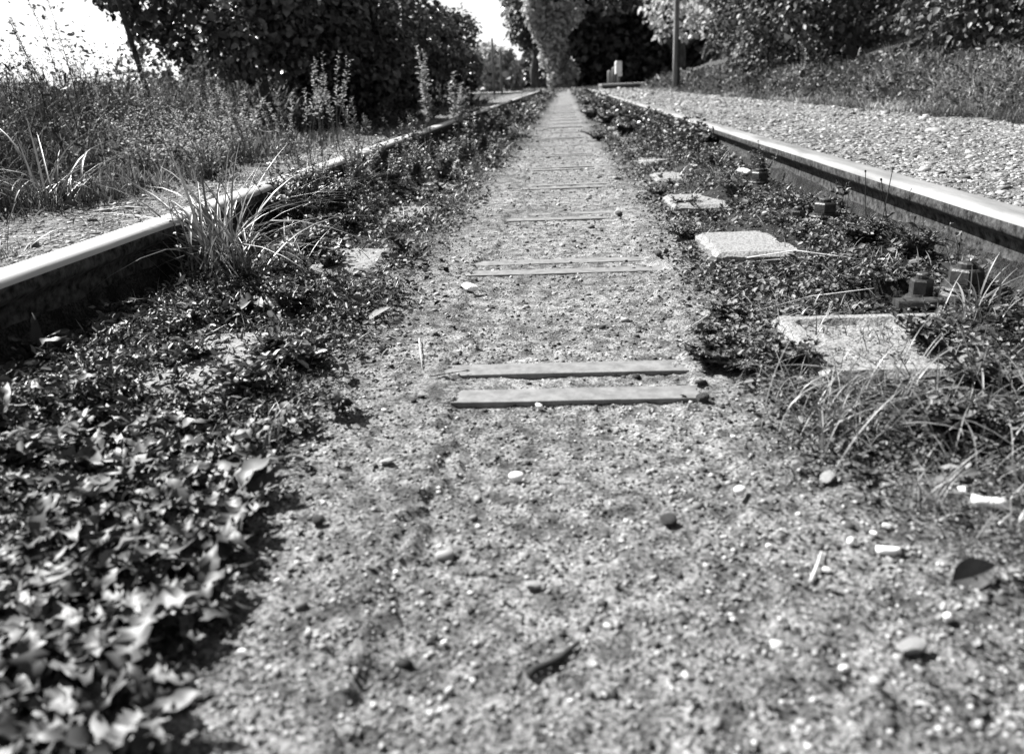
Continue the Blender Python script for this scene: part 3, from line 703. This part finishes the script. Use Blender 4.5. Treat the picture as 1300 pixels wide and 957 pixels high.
# ------------------------------------------------------------------ weeds with stems
def weed(name, label, x, y, h, nstem=4, spread=.25, leaf=.02, nleaf=26, mat=M_WEED, stem_mat=M_STEM, group=None, z=None, lean=(0, 0), seed_head=False, cat='weed', aspect=.8, branch=0.0, rs=.0016):
    z = float(terrain(x, y)) if z is None else z
    t = thing(name, label, cat, (x, y, z), 0, group)
    stems = []; P = []; Nn = []; Sz = []; V = []; Al = []
    for s_ in range(nstem):
        a = random.uniform(0, 2*pi); q = random.uniform(.2, 1)*spread*h; hh = h*random.uniform(.65, 1.05)
        pts_ = []
        for i in range(6):
            u = i/5; pts_.append(Vector((cos(a)*(q*u**1.4+.006)+lean[0]*h*u, sin(a)*(q*u**1.4+.006)+lean[1]*h*u, hh*u))+Vector((random.gauss(0, .008), random.gauss(0, .008), 0))*h*(u > 0))
        stems.append(tube(pts_, [rs*(1.15-.8*i/5) for i in range(6)], 4))
        k = nleaf
        for i in range(k):
            u = random.uniform(.12, 1) if not seed_head else random.uniform(.35, 1)**.7
            f = u*5; j = min(4, int(f)); pp = pts_[j].lerp(pts_[j+1], f-j)
            b = i*2.4+random.uniform(-.4, .4)
            out = Vector((cos(b), sin(b), random.uniform(.1, .9) if not seed_head else random.uniform(.8, 2)))
            rr = random.uniform(0, branch)*h*(1.1-u)
            P.append(pp+Vector((cos(b), sin(b), .5))*rr); Al.append(out.normalized()); Nn.append(Vector((-cos(b)*.5+random.gauss(0, .35), -sin(b)*.5+random.gauss(0, .35), 1)))
            Sz.append(leaf*(1.25-.75*u)*random.uniform(.6, 1.3)); V.append(random.random())
    link('stem', py_mesh('stem', *merge(*stems), stem_mat), t)
    A = Acc(); P_ = np.array([tuple(p) for p in P]); al = np.array([tuple(p) for p in Al]); nn = np.array([tuple(p) for p in Nn])
    A.add(leaves(P_, nn, np.array(Sz), aspect, along=al), V)
    link('foliage', A.mesh('foliage', mat), t)
    return t
def weed_at(px_, py_, z, lbl, h, **k):
    p = at_in(px_, py_, z); return weed(k.pop('name', 'weed'), lbl, p.x, p.y, h, **k)
# in the track beside the left rail
weed_at(548, 212, 0, 'tall spiky weed rising over the left rail, in front of the dark bush', .50, nstem=5, spread=.16, leaf=.034, nleaf=80, seed_head=True, aspect=.6, mat=M_FLOWERY)
weed_at(580, 200, 0, 'twin spiked tall weed beside the left rail, right of the tallest one', .40, nstem=6, spread=.2, leaf=.034, nleaf=70, seed_head=True, aspect=.6, mat=M_FLOWERY)
weed_at(478, 235, 0, 'thin weed stalk crossing the left rail', .22, nstem=3, spread=.15, leaf=.018, nleaf=24, seed_head=True)
weed_at(452, 262, 0, 'bushy small leaved weed hanging over the left rail', .19, nstem=10, spread=.5, leaf=.016, nleaf=34)
weed_at(405, 250, 0, 'lacy flowering weed standing before the left rail', .22, nstem=9, spread=.45, leaf=.010, nleaf=50, mat=M_FLOWERY, branch=.15)
weed_at(500, 250, 0, 'dense low weed clump between left rail and third sleeper', .15, nstem=10, spread=.6, leaf=.020, nleaf=30)
weed_at(238, 345, 0, 'slender weed stem rising through the big grass tuft', .20, nstem=2, spread=.1, leaf=.016, nleaf=14)
LROW = [(600, 190, .24), (560, 235, .14), (620, 175, .22), (632, 165, .24), (645, 155, .25), (655, 145, .25), (590, 215, .14), (610, 200, .16), (640, 172, .18), (665, 138, .25), (660, 160, .16)]
LORD = [sorted(LROW, key=lambda q: -q[1]).index(q) for q in LROW]
for i, (x_, y_, h_) in enumerate(LROW):
    weed_at(x_, y_, 0, '%s dark leafy clump along the inside of the left rail counted from the camera' % ordn[LORD[i]], min(h_, .14 if i % 3 else .20), nstem=9, spread=.6, leaf=.03, nleaf=30, group='leafy weed clumps along the inside of the left rail')
RROW = [(760, 140, .2), (772, 147, .2), (790, 157, .2), (806, 166, .2), (822, 172, .2), (842, 180, .19), (862, 186, .17), (880, 195, .15), (770, 160, .14), (752, 152, .14), (745, 135, .2), (795, 175, .12), (890, 180, .13)]
RORD = [sorted(RROW, key=lambda q: -q[1]).index(q) for q in RROW]
for i, (x_, y_, h_) in enumerate(RROW):
    weed_at(x_, y_, 0, '%s glossy leafy clump against the inside of the right rail counted from the camera' % ordn[RORD[i]], min(h_*.8, .125), nstem=14, spread=1.3, leaf=.042, nleaf=34, aspect=1.25, group='glossy leafy clumps along the inside of the right rail', mat=M_GLOSSY)
weed_at(966, 248, 0, 'leafy weed clump against the right rail by the third bolt', .13, nstem=9, spread=.6, leaf=.024, nleaf=26)
weed_at(930, 262, 0, 'low mat forming weed in front of the third right bolt', .05, nstem=12, spread=1.4, leaf=.02, nleaf=20)
weed_at(1065, 240, .06, 'small fern like sprig standing above the right rail', .09, nstem=2, spread=.12, leaf=.022, nleaf=18, mat=M_COVER)
weed_at(1170, 262, .07, 'young leafy shoot with lobed leaves in front of the right rail head', .075, nstem=2, spread=.2, leaf=.03, nleaf=7, aspect=1.2)
weed_at(1215, 400, 0, 'pale weed with crumpled leaves under the right rail', .09, nstem=5, spread=.5, leaf=.024, nleaf=12, mat=M_WEED)
for (w_, (x_, y_, h_, dx)) in zip(['second', 'third', 'fourth', 'leftmost', 'rightmost and shortest'], [(1104, 262, .11, -.05), (1118, 262, .12, .05), (1140, 264, .11, -.12), (1076, 258, .07, 0), (1163, 262, .05, 0)]):
    p = at_in(x_, y_, .05); p.z = .02; h_ += .04; q = [Vector((dx*u*h_*2, 0, h_*u)) for u in (0, .4, .75, 1)]
    c1 = tube(q, [.0011, .001, .0009, .0008], 5); c2 = tube([q[-1], q[-1]+Vector((dx*.01, 0, .004))], [.002, .0018], 6)
    tag(link('dry_stalk', py_mesh('dry_stalk', *merge(c1, c2), M_DSTEM), None, p), '%s thin bare stalk standing in front of the right rail head' % w_, 'stalk', 'bare stalks before the right rail')

for (x_, y_, h_, l_) in [(360, 300, .17, 'ragged weed leaning over the left rail just beyond the big grass tuft'), (392, 275, .2, 'ragged dark weed hanging against the left rail left of the lacy one'), (430, 290, .13, 'dark leafy weed in front of the bushy small leaved one'), (465, 215, .2, 'weed bush straddling the left rail before the third sleeper'), (520, 205, .22, 'leafy weed beside the left rail just left of the tall spiky one'), (530, 240, .16, 'dark tangled weed below the tall spiky one'), (600, 165, .3, 'ragged weed leaning over the far left rail')]:
    weed_at(x_, y_, 0, l_, h_, nstem=13, spread=.55, leaf=.021, nleaf=34, rs=.0014)
for (x_, y_, h_, l_) in [(1200, 560, .04, 'dark weed between the two grass tufts at the right edge'), (1000, 470, .035, 'dark mat of weeds touching the front of the recessed block'), (1180, 450, .07, 'dark weed growing over the right end of the recessed block'), (1240, 500, .06, 'dark weed clump at the right edge in front of the grass tuft'), (1090, 335, .05, 'tangled weed between the two nearest right blocks'), (1160, 330, .06, 'leafy weed below the rail between the two nearest bolts'), (1020, 290, .04, 'low weed beside the flat pale right block'), (905, 470, .03, 'dark crinkled mat at the right end of the nearest tie bars')]:
    weed_at(x_, y_, 0, l_, h_, nstem=18, spread=1.3, leaf=.016, nleaf=26, rs=.0009, mat=M_COVER)
for i in range(20):
    y_ = 1.35+.24*i+random.uniform(-.1, .1); x_ = -random.uniform(.36, .70)
    if -.56 < x_ and ((y_-S0) % SP) < .29: x_ -= .2; x_ = max(x_, -.70)
    if i % 2: big_tuft('small ragged grass tuft among the weeds left of the path', x_, y_, random.randint(14, 30), random.uniform(.07, .14), .02, group='small grass tufts among the weeds left of the path', wid=1.0)
    else: weed('weed', 'small ragged weed standing above the others left of the path', x_, y_, random.uniform(.06, .14), nstem=random.randint(5, 10), spread=random.uniform(.3, .8), leaf=random.uniform(.014, .026), nleaf=24, group='small ragged weeds left of the path', rs=.001)
for i in range(14):
    y_ = 1.9+.3*i+random.uniform(-.1, .1); x_ = random.uniform(.5, .64)
    if i % 2: big_tuft('small ragged grass tuft among the weeds right of the path', x_, y_, random.randint(12, 26), random.uniform(.06, .11), .02, group='small grass tufts among the weeds right of the path', wid=1.0)
    else: weed('weed', 'small ragged weed standing above the others right of the path', x_, y_, random.uniform(.05, .11), nstem=random.randint(5, 10), spread=random.uniform(.3, .8), leaf=random.uniform(.014, .024), nleaf=24, group='small ragged weeds right of the path', rs=.001)
for i, (y_, h_) in enumerate([(2.8, .17), (3.75, .22), (5.6, .24)]):
    weed('weed', '%s taller ragged weed from the camera, beside the left rail and breaking its line' % ordn[i], -.705+random.uniform(-.01, .03), y_, h_, nstem=random.randint(5, 9), spread=random.uniform(.25, .5), leaf=random.uniform(.016, .028), nleaf=random.randint(30, 60), seed_head=bool(i % 2), aspect=random.uniform(.5, .9), rs=.0013, mat=M_WEED if i % 3 else M_FLOWERY, group='taller weeds beside the left rail')
# mid-right low plants
for (x_, y_, h_, l_) in [(905, 440, .022, 'low crinkled mat plant left of the recessed concrete block'), (945, 475, .022, 'low crinkled mat plant touching the recessed block corner'), (925, 405, .018, 'small mat plant above the recessed block'), (870, 268, .03, 'feathery low plant at the right edge of path near third sleeper'), (835, 250, .03, 'feathery low plant at the right end of the fourth tie bars'), (870, 305, .03, 'fine mat plant left of the flat pale block'), (760, 180, .07, 'rounded low bush of weeds right of the path far along')]:
    weed_at(x_, y_, 0, l_, h_, nstem=26, spread=2.2, leaf=.012 if h_ < .05 else .02, nleaf=26, rs=.0008, mat=M_COVER)
for (x_, y_, h_, l_) in [(420, 345, .05, 'low leafy weed at the left of the path beside the second sleeper'), (350, 470, .045, 'leafy weed behind the left block of the nearest sleeper'), (310, 510, .05, 'tall leaved weed in front of the nearest left block'), (395, 470, .04, 'creeping weed at the right of the nearest left block'), (245, 470, .05, 'leafy weed left of the nearest left block'), (445, 300, .05, 'leafy weed below the second left block'), (380, 400, .05, 'curly weed right of the big grass tuft'), (70, 600, .05, 'pale leafy shoot in the shade at the left edge')]:
    weed_at(x_, y_, 0, l_, h_, nstem=12, spread=1.0, leaf=.022, nleaf=14, rs=.001)

# ------------------------------------------------------------------ left verge: grass belt, tall weeds
def meadow_mask(x, y): return sstep(.20, .52, -x-.83+.35*(fbm(x*3, y*2.4, 71)-.5)+.0*y)
n = 52000
u = rng.uniform(0, 1, n)
yy = rand_y(n, 1.6, 16, 1.35); xx = -(1.1 + (rng.uniform(0, 1, n)**1.3)*(1.0+.75*yy))
hgt = lambda x, y: (.08+.40*sstep(.5, 1.5, -x-.83))*(.6+.8*fbm(x*2, y*2, 75))
scatter_blades('meadow_grass', 'tall dense wild grass covering the verge at left', n, xx, yy, hgt, lambda x, y: .0016+.0011*y, (.05, .5), (.0, .45), M_MEAD, mask=meadow_mask)
n = 60000
yy = rand_y(n, 1.7, 14, 1.35); xx = -(1.05 + (rng.uniform(0, 1, n)**1.3)*(1.0+.7*yy)); k = meadow_mask(xx, yy) > rng.uniform(0, 1, n); xx, yy = xx[k], yy[k]; m = len(xx)
pos = ground_pts(xx, yy); clump = fbm(xx*3.2, yy*3.2, 81); pos[:, 2] += (.04+.42*sstep(.45, 1.6, -xx-.83))*rng.uniform(0, 1, m)*(.25+1.5*sstep(.35, .62, clump))
A = Acc(); A.add(leaves(pos, rng.normal(size=(m, 3))+np.array([0, 0, .6]), .009*np.exp(rng.normal(0, .35, m))*(.7+.33*yy), .7), rng.uniform(0, 1, m)*(.35+.65*sstep(.4, .6, fbm(xx*1.4, yy*1.4, 88))))
tag(link('meadow_weeds', A.mesh('meadow_weeds', M_MEAD)), 'small leaved wild weeds filling the left verge between the grasses', 'weeds', kind='stuff')
n = 7000; yy = rand_y(n, 1.2, 9, 1.6); xx = -.84-np.abs(rng.normal(0, .3, n))
scatter_blades('sparse_grass', 'sparse short grass growing on the gravel beside the left rail', n, xx, yy, lambda x, y: .03+.02*sstep(.1, .5, -x-.83), lambda x, y: .0012+.0007*y, (.1, .9), (.1, .7), M_MEAD, mask=lambda x, y: .05+.95*sstep(.5, .62, fbm(x*5, y*4, 91)))

fl = [(185, 215, .22, 'lacy pale flowering weed on the left verge behind the rail'), (225, 205, .20, 'pale flowering weed right beside the lacy one on the left verge'), (265, 215, .16, 'low pale flowering clump nearest the left rail'), (150, 195, .20, 'pale clump of flowering weed left of the lacy one'), (300, 195, .16, 'pale leafy clump under the dark bush edge'), (205, 178, .22, 'pale flowering weed behind the others on the left verge')]
for (x_, y_, h_, l_) in fl:
    weed_at(x_, y_+8, .14, l_, h_+.05, name='flowering_weed', nstem=14, spread=.6, leaf=.012, nleaf=60, mat=M_FLOWERY, branch=.25)
# goosefoot stalks in front of the bush
gs = [(355, 205, .30, 'pale leafy stalk, leftmost of the tall weeds before the dark bush'), (368, 200, .26, 'pale leafy stalk, second of the tall weeds before the dark bush'), (392, 198, .40, 'broad topped pale weed standing against the dark bush'), (408, 195, .42, 'tallest branching pale weed against the dark bush'), (425, 190, .38, 'slim pale weed right of the branching one'), (433, 190, .28, 'short slim pale weed rightmost before the dark bush'), (340, 198, .24, 'pale weed at the left foot of the dark bush'), (378, 205, .2, 'low pale weed at the foot of the dark bush'), (305, 205, .34, 'wispy pale weed at the left end of the dark bush'), (285, 200, .40, 'tall wispy weed left of the dark bush foot'), (322, 208, .28, 'wispy weed between the pale stalks and the lacy clump'), (455, 190, .22, 'small wispy weed before the black foot of the dark bush'), (470, 182, .18, 'smallest wispy weed before the black foot of the bush')]
for (x_, y_, h_, l_) in gs:
    weed_at(x_, y_, .14, l_, h_*random.uniform(.8, 1.1), nstem=random.randint(2, 5), spread=random.uniform(.12, .4), leaf=random.uniform(.014, .022), nleaf=random.randint(45, 90), seed_head=True, aspect=random.uniform(.4, .7), branch=random.uniform(0, .12), lean=(random.uniform(-.15, .1), 0), mat=M_FLOWERY if h_ > .25 else M_WEED, name='tall_weed')
# seed headed stalks against the sky
TS = [(18, 210, .40, -.1), (52, 215, .44, -.12), (92, 222, .52, -.15), (80, 205, .50, -.22), (118, 215, .50, -.10), (60, 190, .46, -.2), (10, 190, .42, -.2), (140, 200, .5, -.2), (200, 195, .40, -.1), (35, 230, .34, .1), (230, 190, .38, -.15), (270, 185, .36, -.1)]
for i, (x_, y_, h_, l_) in enumerate(TS):
    lab = '%s seed headed stalk from the left, leaning against the white sky at upper left' % ordn[sorted(TS).index((x_, y_, h_, l_))].replace('nearest', 'first')
    weed_at(x_, y_, .14, lab, h_*1.15, name='seed_stalk', nstem=2, spread=.12, leaf=.016, nleaf=110, seed_head=True, aspect=.35, lean=(l_, 0), mat=M_MEAD, stem_mat=M_DSTEM, group='seed headed stalks at upper left', branch=.025, rs=.0022, cat='weed stalk')
# white flower head
p = at(88, 185, .14); P_ = Vector((p.x, p.y, p.z))
f = thing('white_flower', 'single white flower head among the weeds at upper left', 'flower', P_)
link('stem', py_mesh('stem', *tube([(0, 0, 0), (.01, 0, .12), (0, 0, .205)], [.001]*3, 4), M_STEM), f)
for i in range(10):
    link('petal', leaf_mesh('petal', M_WHITE, .012, .006, .003, 0, 0, 1, 4) if i == 0 else petal, f, (0, 0, .205), (.5, 0, i*pi/5), (1, 1, 1))
    if i == 0: petal = [c for c in f.children if c.name.startswith('petal')][0].data

# ------------------------------------------------------------------ shrubs, hedge and trees
def limb(a, b, r0, r1, n_=5, wob=.05, sides=6):
    a = Vector(a); b = Vector(b); L = (b-a).length
    pts_ = [a.lerp(b, i/n_)+(Vector((random.gauss(0, 1), random.gauss(0, 1), random.gauss(0, .4)))*wob*L*(0 < i < n_)) for i in range(n_+1)]
    return tube(pts_, [r0+(r1-r0)*i/n_ for i in range(n_+1)], sides)
def crown_points(n, centres, fill=.35):
    """points in lumpy shells round several clump centres; returns position and outward normal"""
    c = np.array([q[:3] for q in centres]); r = np.array([q[3] for q in centres]); fl_ = np.array([q[4] if len(q) > 4 else 1. for q in centres])
    w = r**2; idx = rng.choice(len(c), n, p=w/w.sum())
    d = rng.normal(size=(n, 3)); d /= np.linalg.norm(d, axis=1, keepdims=True)
    # leaf clumps: bunch the directions, leave gaps
    g = fbm(d[:, 0]*3.1+idx*7.3+5, d[:, 1]*3.1+d[:, 2]*2.3+idx*3.1, 33)
    rad = r[idx]*(1-fill*rng.uniform(0, 1, n)**1.6)*(.62+.80*(g-.2))
    pos = c[idx]+d*rad[:, None]*np.stack([np.ones(n), np.ones(n), fl_[idx]], -1)
    keep = g > .37
    return pos[keep], d[keep]
def plant_tree(name, label, cat, base, centres, nleaf, leaf, mat, trunk_r, trunk_top, limbs=6, group=None, bark=M_BARK, extra_leaf=None, aspect=1.1, fill=.4, zmin=.02):
    bx_, by_ = base; bz = float(terrain(bx_, by_))
    t = thing(name, label, cat, (bx_, by_, bz), 0, group)
    cs = [(c[0]-bx_, c[1]-by_, c[2]-bz, *c[3:]) for c in centres]
    parts = [limb((0, 0, -.1), (random.gauss(0, .03), 0, trunk_top), trunk_r, trunk_r*.55, 6, .015, 9)]
    for c in cs[:limbs*3]:
        parts.append(limb((0, 0, trunk_top*random.uniform(.15, .9)), (c[0], c[1], c[2]), trunk_r*.45, trunk_r*.12, 5, .06, 5))
        for q in range(3):
            e = Vector(c[:3])+Vector((random.gauss(0, 1), random.gauss(0, 1), random.gauss(.2, .7))).normalized()*c[3]*.85
            parts.append(limb(c[:3], e, trunk_r*.16, trunk_r*.05, 3, .06, 4))
    link('trunk', py_mesh('trunk', *merge(*parts), bark, True), t)
    p_, d_ = crown_points(nleaf, cs, fill)
    k = p_[:, 2] > zmin; p_, d_ = p_[k], d_[k]; m = len(p_)
    nr = d_*.7+rng.normal(0, .55, (m, 3))+np.array([0, 0, .5])
    A = Acc(); sz = leaf*np.exp(rng.normal(0, .25, m))
    al = d_*.6+rng.normal(0, .7, (m, 3))+np.array([0, 0, -.5])
    A.add(leaves(p_, nr, sz, aspect, along=al), rng.uniform(0, 1, m))
    if extra_leaf is not None: A.add(*extra_leaf(bx_, by_, bz))
    link('crown', A.mesh('crown', mat), t)
    return t
def rnd_centres(n_, x0, x1, y0, y1, z0, z1, r0, r1, top=None):
    out = []
    for i in range(n_):
        x_ = random.uniform(x0, x1); y_ = random.uniform(y0, y1)
        out.append((x_, y_, random.uniform(z0, z1), random.uniform(r0, r1)))
    return out
# dark bushes left of the track
plant_tree('dark_bush', 'dark broad leaved bush at left, its branches reaching out against the sky', 'bush', (-1.95, 5.3), rnd_centres(9, -2.05, -1.6, 4.9, 5.8, .65, 1.1, .22, .34) + [(-2.42, 4.9, .84, .16), (-2.3, 4.9, .70, .13), (-2.55, 4.8, .98, .16), (-2.2, 4.9, 1.0, .2)], 12000, .044, M_LEAF, .045, 1.3, zmin=.2)
plant_tree('dark_bush', 'dense dark bush behind the pale weeds, black at its foot', 'bush', (-1.95, 6.2), rnd_centres(14, -2.35, -1.5, 5.6, 7.0, .45, 1.15, .28, .42), 24000, .045, M_LEAF, .05, 1.4)
plant_tree('dark_bush', 'third dark bush, leaning over the left rail next to the gap of sky', 'bush', (-2.0, 9.2), rnd_centres(16, -2.6, -1.55, 8.0, 10.8, .4, 1.4, .36, .55), 21000, .055, M_LEAF, .06, 1.7)
plant_tree('dark_bush', 'large dark bush standing behind the nearer bushes at left', 'bush', (-3.0, 8.2), rnd_centres(14, -3.5, -2.3, 7.2, 9.6, .5, 1.9, .5, .7), 16000, .06, M_LEAF, .07, 1.8)
plant_tree('leafy_sapling', 'small leafy bush at the right foot of the dark bushes', 'bush', (-1.6, 11.5), rnd_centres(10, -1.75, -1.32, 10.6, 12.4, .35, 1.35, .26, .38), 8000, .055, M_LEAF, .03, .5)
# hedge right of the lane
H_ = [((2.75, 4.6), 'nearest clump of the right hedge, small leaves at the picture edge', (2.35, 3.3, 3.9, 5.4), .036), ((2.8, 6.3), 'second clump of the right hedge, bright upper leaves over dark hollow', (2.35, 3.3, 5.5, 7.2), .042),
      ((2.75, 8.4), 'third clump of the right hedge, leaves drooping to the grass bank', (2.3, 3.3, 7.3, 9.4), .048), ((2.75, 10.8), 'fourth clump of the right hedge, beside the deep black hollow', (2.25, 3.4, 9.9, 12), .055),
      ((2.9, 13.4), 'fifth clump of the right hedge, dense and rounded, right of the pole', (2.3, 3.6, 12.4, 14.6), .062)]
for (b, l_, (xa, xb, ya, yb), lf) in H_:
    plant_tree('hedge_shrub', l_, 'hedge', b, rnd_centres(17, xa, xb, ya, yb, .55, 2.5, .34, .52) + rnd_centres(6, xb, xb+1.4, ya, yb, .8, 2.9, .5, .7), 25000, lf, M_LEAFL, .05, 1.6, aspect=1.1, fill=.35, zmin=.05)
plant_tree('hedge_tree', 'tall leafy tree behind the pole at the end of the right hedge', 'tree', (3.9, 18), rnd_centres(20, 2.9, 5.2, 16.2, 20.5, .9, 5.0, .6, .95), 13000, .11, M_LEAFL, .12, 3.5)
plant_tree('hedge_tree', 'pale leaved tree filling the gap between far trees and the pole', 'tree', (5.0, 25.5), rnd_centres(20, 3.2, 6.8, 23.5, 27.5, 2.3, 6.0, .8, 1.3), 10000, .15, M_IVY, .15, 4.5)
# grass bank under the hedge
n = 42000; yy = rand_y(n, 2.6, 22, 1.3); xx = 1.93+np.abs(rng.normal(0, .36, n))+.12*(fbm(yy*2, yy*.4, 5)-.5)
scatter_blades('bank_grass', 'dry pale grass leaning down the bank below the right hedge', n, xx, yy, lambda x, y: .08+.17*sstep(1.95, 2.4, x), lambda x, y: .0016+.0010*y, (.1, .75), (.1, .7), M_BANK)
n = 26000; yy = rand_y(n, 2.6, 22, 1.3); xx = 2.0+np.abs(rng.normal(0, .33, n)); m = n
pos = ground_pts(xx, yy); pos[:, 2] += rng.uniform(0, .16, m)*sstep(1.95, 2.3, xx)+.01
A = Acc(); A.add(leaves(pos, rng.normal(size=(m, 3))+np.array([0, 0, .6]), .010*np.exp(rng.normal(0, .35, m))*(.7+.32*yy), .8), rng.uniform(0, 1, m))
tag(link('bank_weeds', A.mesh('bank_weeds', M_LEAFL)), 'small leaved weeds mixed into the grass of the right bank', 'weeds', kind='stuff')

# far trees at the end of the track
FT = [((-1.3, 38), 'dark far tree left of the track end, black hollow beneath its crown', rnd_centres(18, -1.9, -.6, 37, 40, 2.6, 8, .8, 1.1), 12000, M_LEAFL),
      ((4.6, 34), 'broad dark far tree right of the track end, overhanging the black hollow', rnd_centres(22, 1.6, 8.0, 32, 37, 3.6, 8.5, .9, 1.5), 13000, M_LEAFL),
      ((-.5, 44), 'deep shaded tree behind the left hollow at the end of the track', rnd_centres(30, -2.0, 1.5, 42, 46, .4, 6.5, 1.1, 1.7), 22000, M_LEAF),
      ((3.5, 44), 'deep shaded tree behind the right hollow at the end of the track', rnd_centres(34, -.5, 7.5, 42, 46, .4, 6.5, 1.1, 1.7), 30000, M_LEAF),
      ((9.5, 44), 'deep shaded tree behind the pale tree at the right far end', rnd_centres(30, 6.5, 13, 41, 46, .4, 6.5, 1.2, 1.8), 22000, M_LEAF)]
for (b, l_, c_, n_, m_) in FT:
    plant_tree('far_tree', l_, 'tree', b, c_, n_, .17 if b[1] < 40 else .30, m_, .22, 5.5, aspect=1.2, zmin=.0)
cent = [(-.2-.03*i+random.gauss(0, .22), 30.8+random.gauss(0, .2), .25+.24*i, random.uniform(.26, .50)+.015*i) for i in range(15)] + rnd_centres(14, -1.7, .7, 30.3, 31.8, 2.0, 5.5, .35, .6)
plant_tree('ivy_clad_tree', 'pale ivy covered tree standing at the end of the track', 'tree', (-.2, 31.0), cent, 17000, .12, M_IVY, .16, 5.0, zmin=.0)
plant_tree('small_far_tree', 'small pale tree seen in the gap under the white sky left of the track end', 'tree', (-2.6, 26), rnd_centres(14, -2.7, -1.55, 25, 27, .35, 1.3, .3, .45), 7000, .12, M_IVY, .06, 1.3)
# low distant hedge at the left horizon
cs = [(-3.5-1.15*i+random.gauss(0, .2), 15+.25*i+random.gauss(0, .2), .38+random.gauss(0, .04), .52) for i in range(16)]
plant_tree('field_hedge', 'low dark hedge along the field edge below the white sky at left', 'hedge', (-12, 17.2), cs, 17000, .09, M_LEAF, .04, .5, limbs=2, zmin=.0)
# low scrub row in front of far trees
n = 9000; yy = rng.uniform(27, 31, n); xx = rng.uniform(-9, 9, n)
scatter_blades('far_grass', 'pale grass at the foot of the far trees', n, xx, yy, lambda x, y: .16+0*x, lambda x, y: .03+0*x, (.1, .5), (.1, .5), M_BANK)

# ------------------------------------------------------------------ poles, posts, slab
p = at(857, 111, .2); z0 = float(terrain(p.x, p.y))
t = thing('utility_pole', 'weathered wooden pole standing by the lane in front of the right hedge', 'pole', (p.x, p.y, z0))
link('shaft', py_mesh('shaft', *prism(0, 0, [(.052, -.2), (.05, .6), (.046, 3), (.042, 6.5), (.03, 6.6)], 14), M_POLE, True), t)
link('base_sleeve', py_mesh('base_sleeve', *prism(.05, -.03, [(.032, -.1), (.032, .55), (.03, .85), (.02, .88)], 10), M_DSTEM, True), t)
# leaning pole at the left with its wire
b = at(177, 150, .14); b = Vector((-2.55, 4.3, .13)) if False else b
d = Fw + Rt*((150-PCX)/FPX) - Up*((0-PCY)/FPX)
d2 = Fw + Rt*((180-PCX)/FPX) - Up*((95-PCY)/FPX)
q1 = Vector((0, 0, CAMZ)) + d2*((4.6)/d2.y); q2 = Vector((0, 0, CAMZ)) + d*((4.6)/d.y)
ax = (q2-q1).normalized(); base = q1-ax*((q1.z-.1)/ax.z)
t = thing('leaning_pole', 'thin dark pole leaning left out of the weeds at upper left', 'pole', base)
link('shaft', py_mesh('shaft', *tube([(0, 0, 0), ax*.8, ax*1.8], [.016, .014, .012], 8), M_DSTEM, True), t)
w0 = q1-base+Vector((0, 0, .02)); wv = []
for i in range(13):
    u = i/12; wv.append((w0.x-5.5*u, w0.y+1.5*u, w0.z+.30*u-.18*sin(pi*u)))
link('wire', py_mesh('wire', *tube(wv, [.003]*13, 4), M_WIRE), t)
# posts near the track end
def post(x_, y_, h, r_, label, name='marker_post', box=None, mat=M_POST):
    z0 = float(terrain(x_, y_)); t = thing(name, label, 'post', (x_, y_, z0))
    link('shaft', py_mesh('shaft', *prism(0, 0, [(r_, -.1), (r_, h*.9), (r_*.9, h*.97), (r_*.5, h)], 10), mat, True), t)
    if box:
        w, d_, z1, z2 = box
        co = []
        prof = [(-w, z1), (w, z1), (w, z2), (w*.6, z2+.03), (-w*.6, z2+.03), (-w, z2)]
        for yy_ in (-d_, d_): co += [(a, yy_, c) for a, c in prof]
        fa = [(0, 1, 2, 3, 4, 5), (11, 10, 9, 8, 7, 6)] + [(i, i+6, (i+1) % 6+6, (i+1) % 6) for i in range(6)]
        link('box', py_mesh('box', co, fa, M_BOX), t, None, (0, 0, .2))
        link('flap', py_mesh('flap', *bar(-w*.2, w*1.1, -d_-.03, -d_-.002, z1-.07, z1+.02, .004, 2), M_BOX), t)
    return t
def gxy(px_, Y): # x of a pixel column at depth Y near the horizon
    d = Fw + Rt*((px_-PCX)/FPX) - Up*((105-PCY)/FPX); return d.x/d.y*Y
post(gxy(774, 27), 27, .56, .075, 'short grey marker post, leftmost of the three by the track end')
post(gxy(779.5, 27), 27.1, .66, .06, 'middle grey marker post by the track end')
post(gxy(785, 26.8), 26.8, .74, .05, 'marker post carrying a white box by the track end', 'box_post', (.10, .07, .44, .80))
for (px_, h, l_) in [(627, 1.35, 'thin grey post left of the track, nearer the small pale tree'), (634, 1.15, 'second thin grey post left of the track')]:
    post(gxy(px_, 21), 21+(px_-627)*.1, h, .028, l_, 'thin_post')
# low slab beyond the lane
x0, x1 = gxy(764, 24), gxy(838, 24)
t = thing('concrete_slab', 'low pale slab with black front edge lying across the end of the lane', 'slab', ((x0+x1)/2, 24.2, .1))
w = (x1-x0)/2
co, fa = bar(-w, w, 0, 2.2, .12, .17, .01, 6); link('slab_top', py_mesh('slab_top', co, fa, M_CONC), t)
co, fa = bar(-w+.02, w-.02, .04, 2.1, -.05, .12, .004, 2); link('slab_base', py_mesh('slab_base', co, fa, M_BOLT), t)
# left crossing strip: pale road beyond the verge
rx = np.array([-14, -8, -5, -3.2, -1.9, -1.2]); co = []; fa = []
for i, x_ in enumerate(rx):
    for yy_ in (22.6, 24.4): co.append((x_, yy_+.05*sin(x_*3), float(terrain(x_, yy_))+.02+.02))
for i in range(len(rx)-1): fa.append((2*i, 2*i+1, 2*i+3, 2*i+2))
o = link('road', py_mesh('road', co, fa, mat_noise('pale_asphalt', .3, .5, 8, .9))); o['kind'] = 'structure'
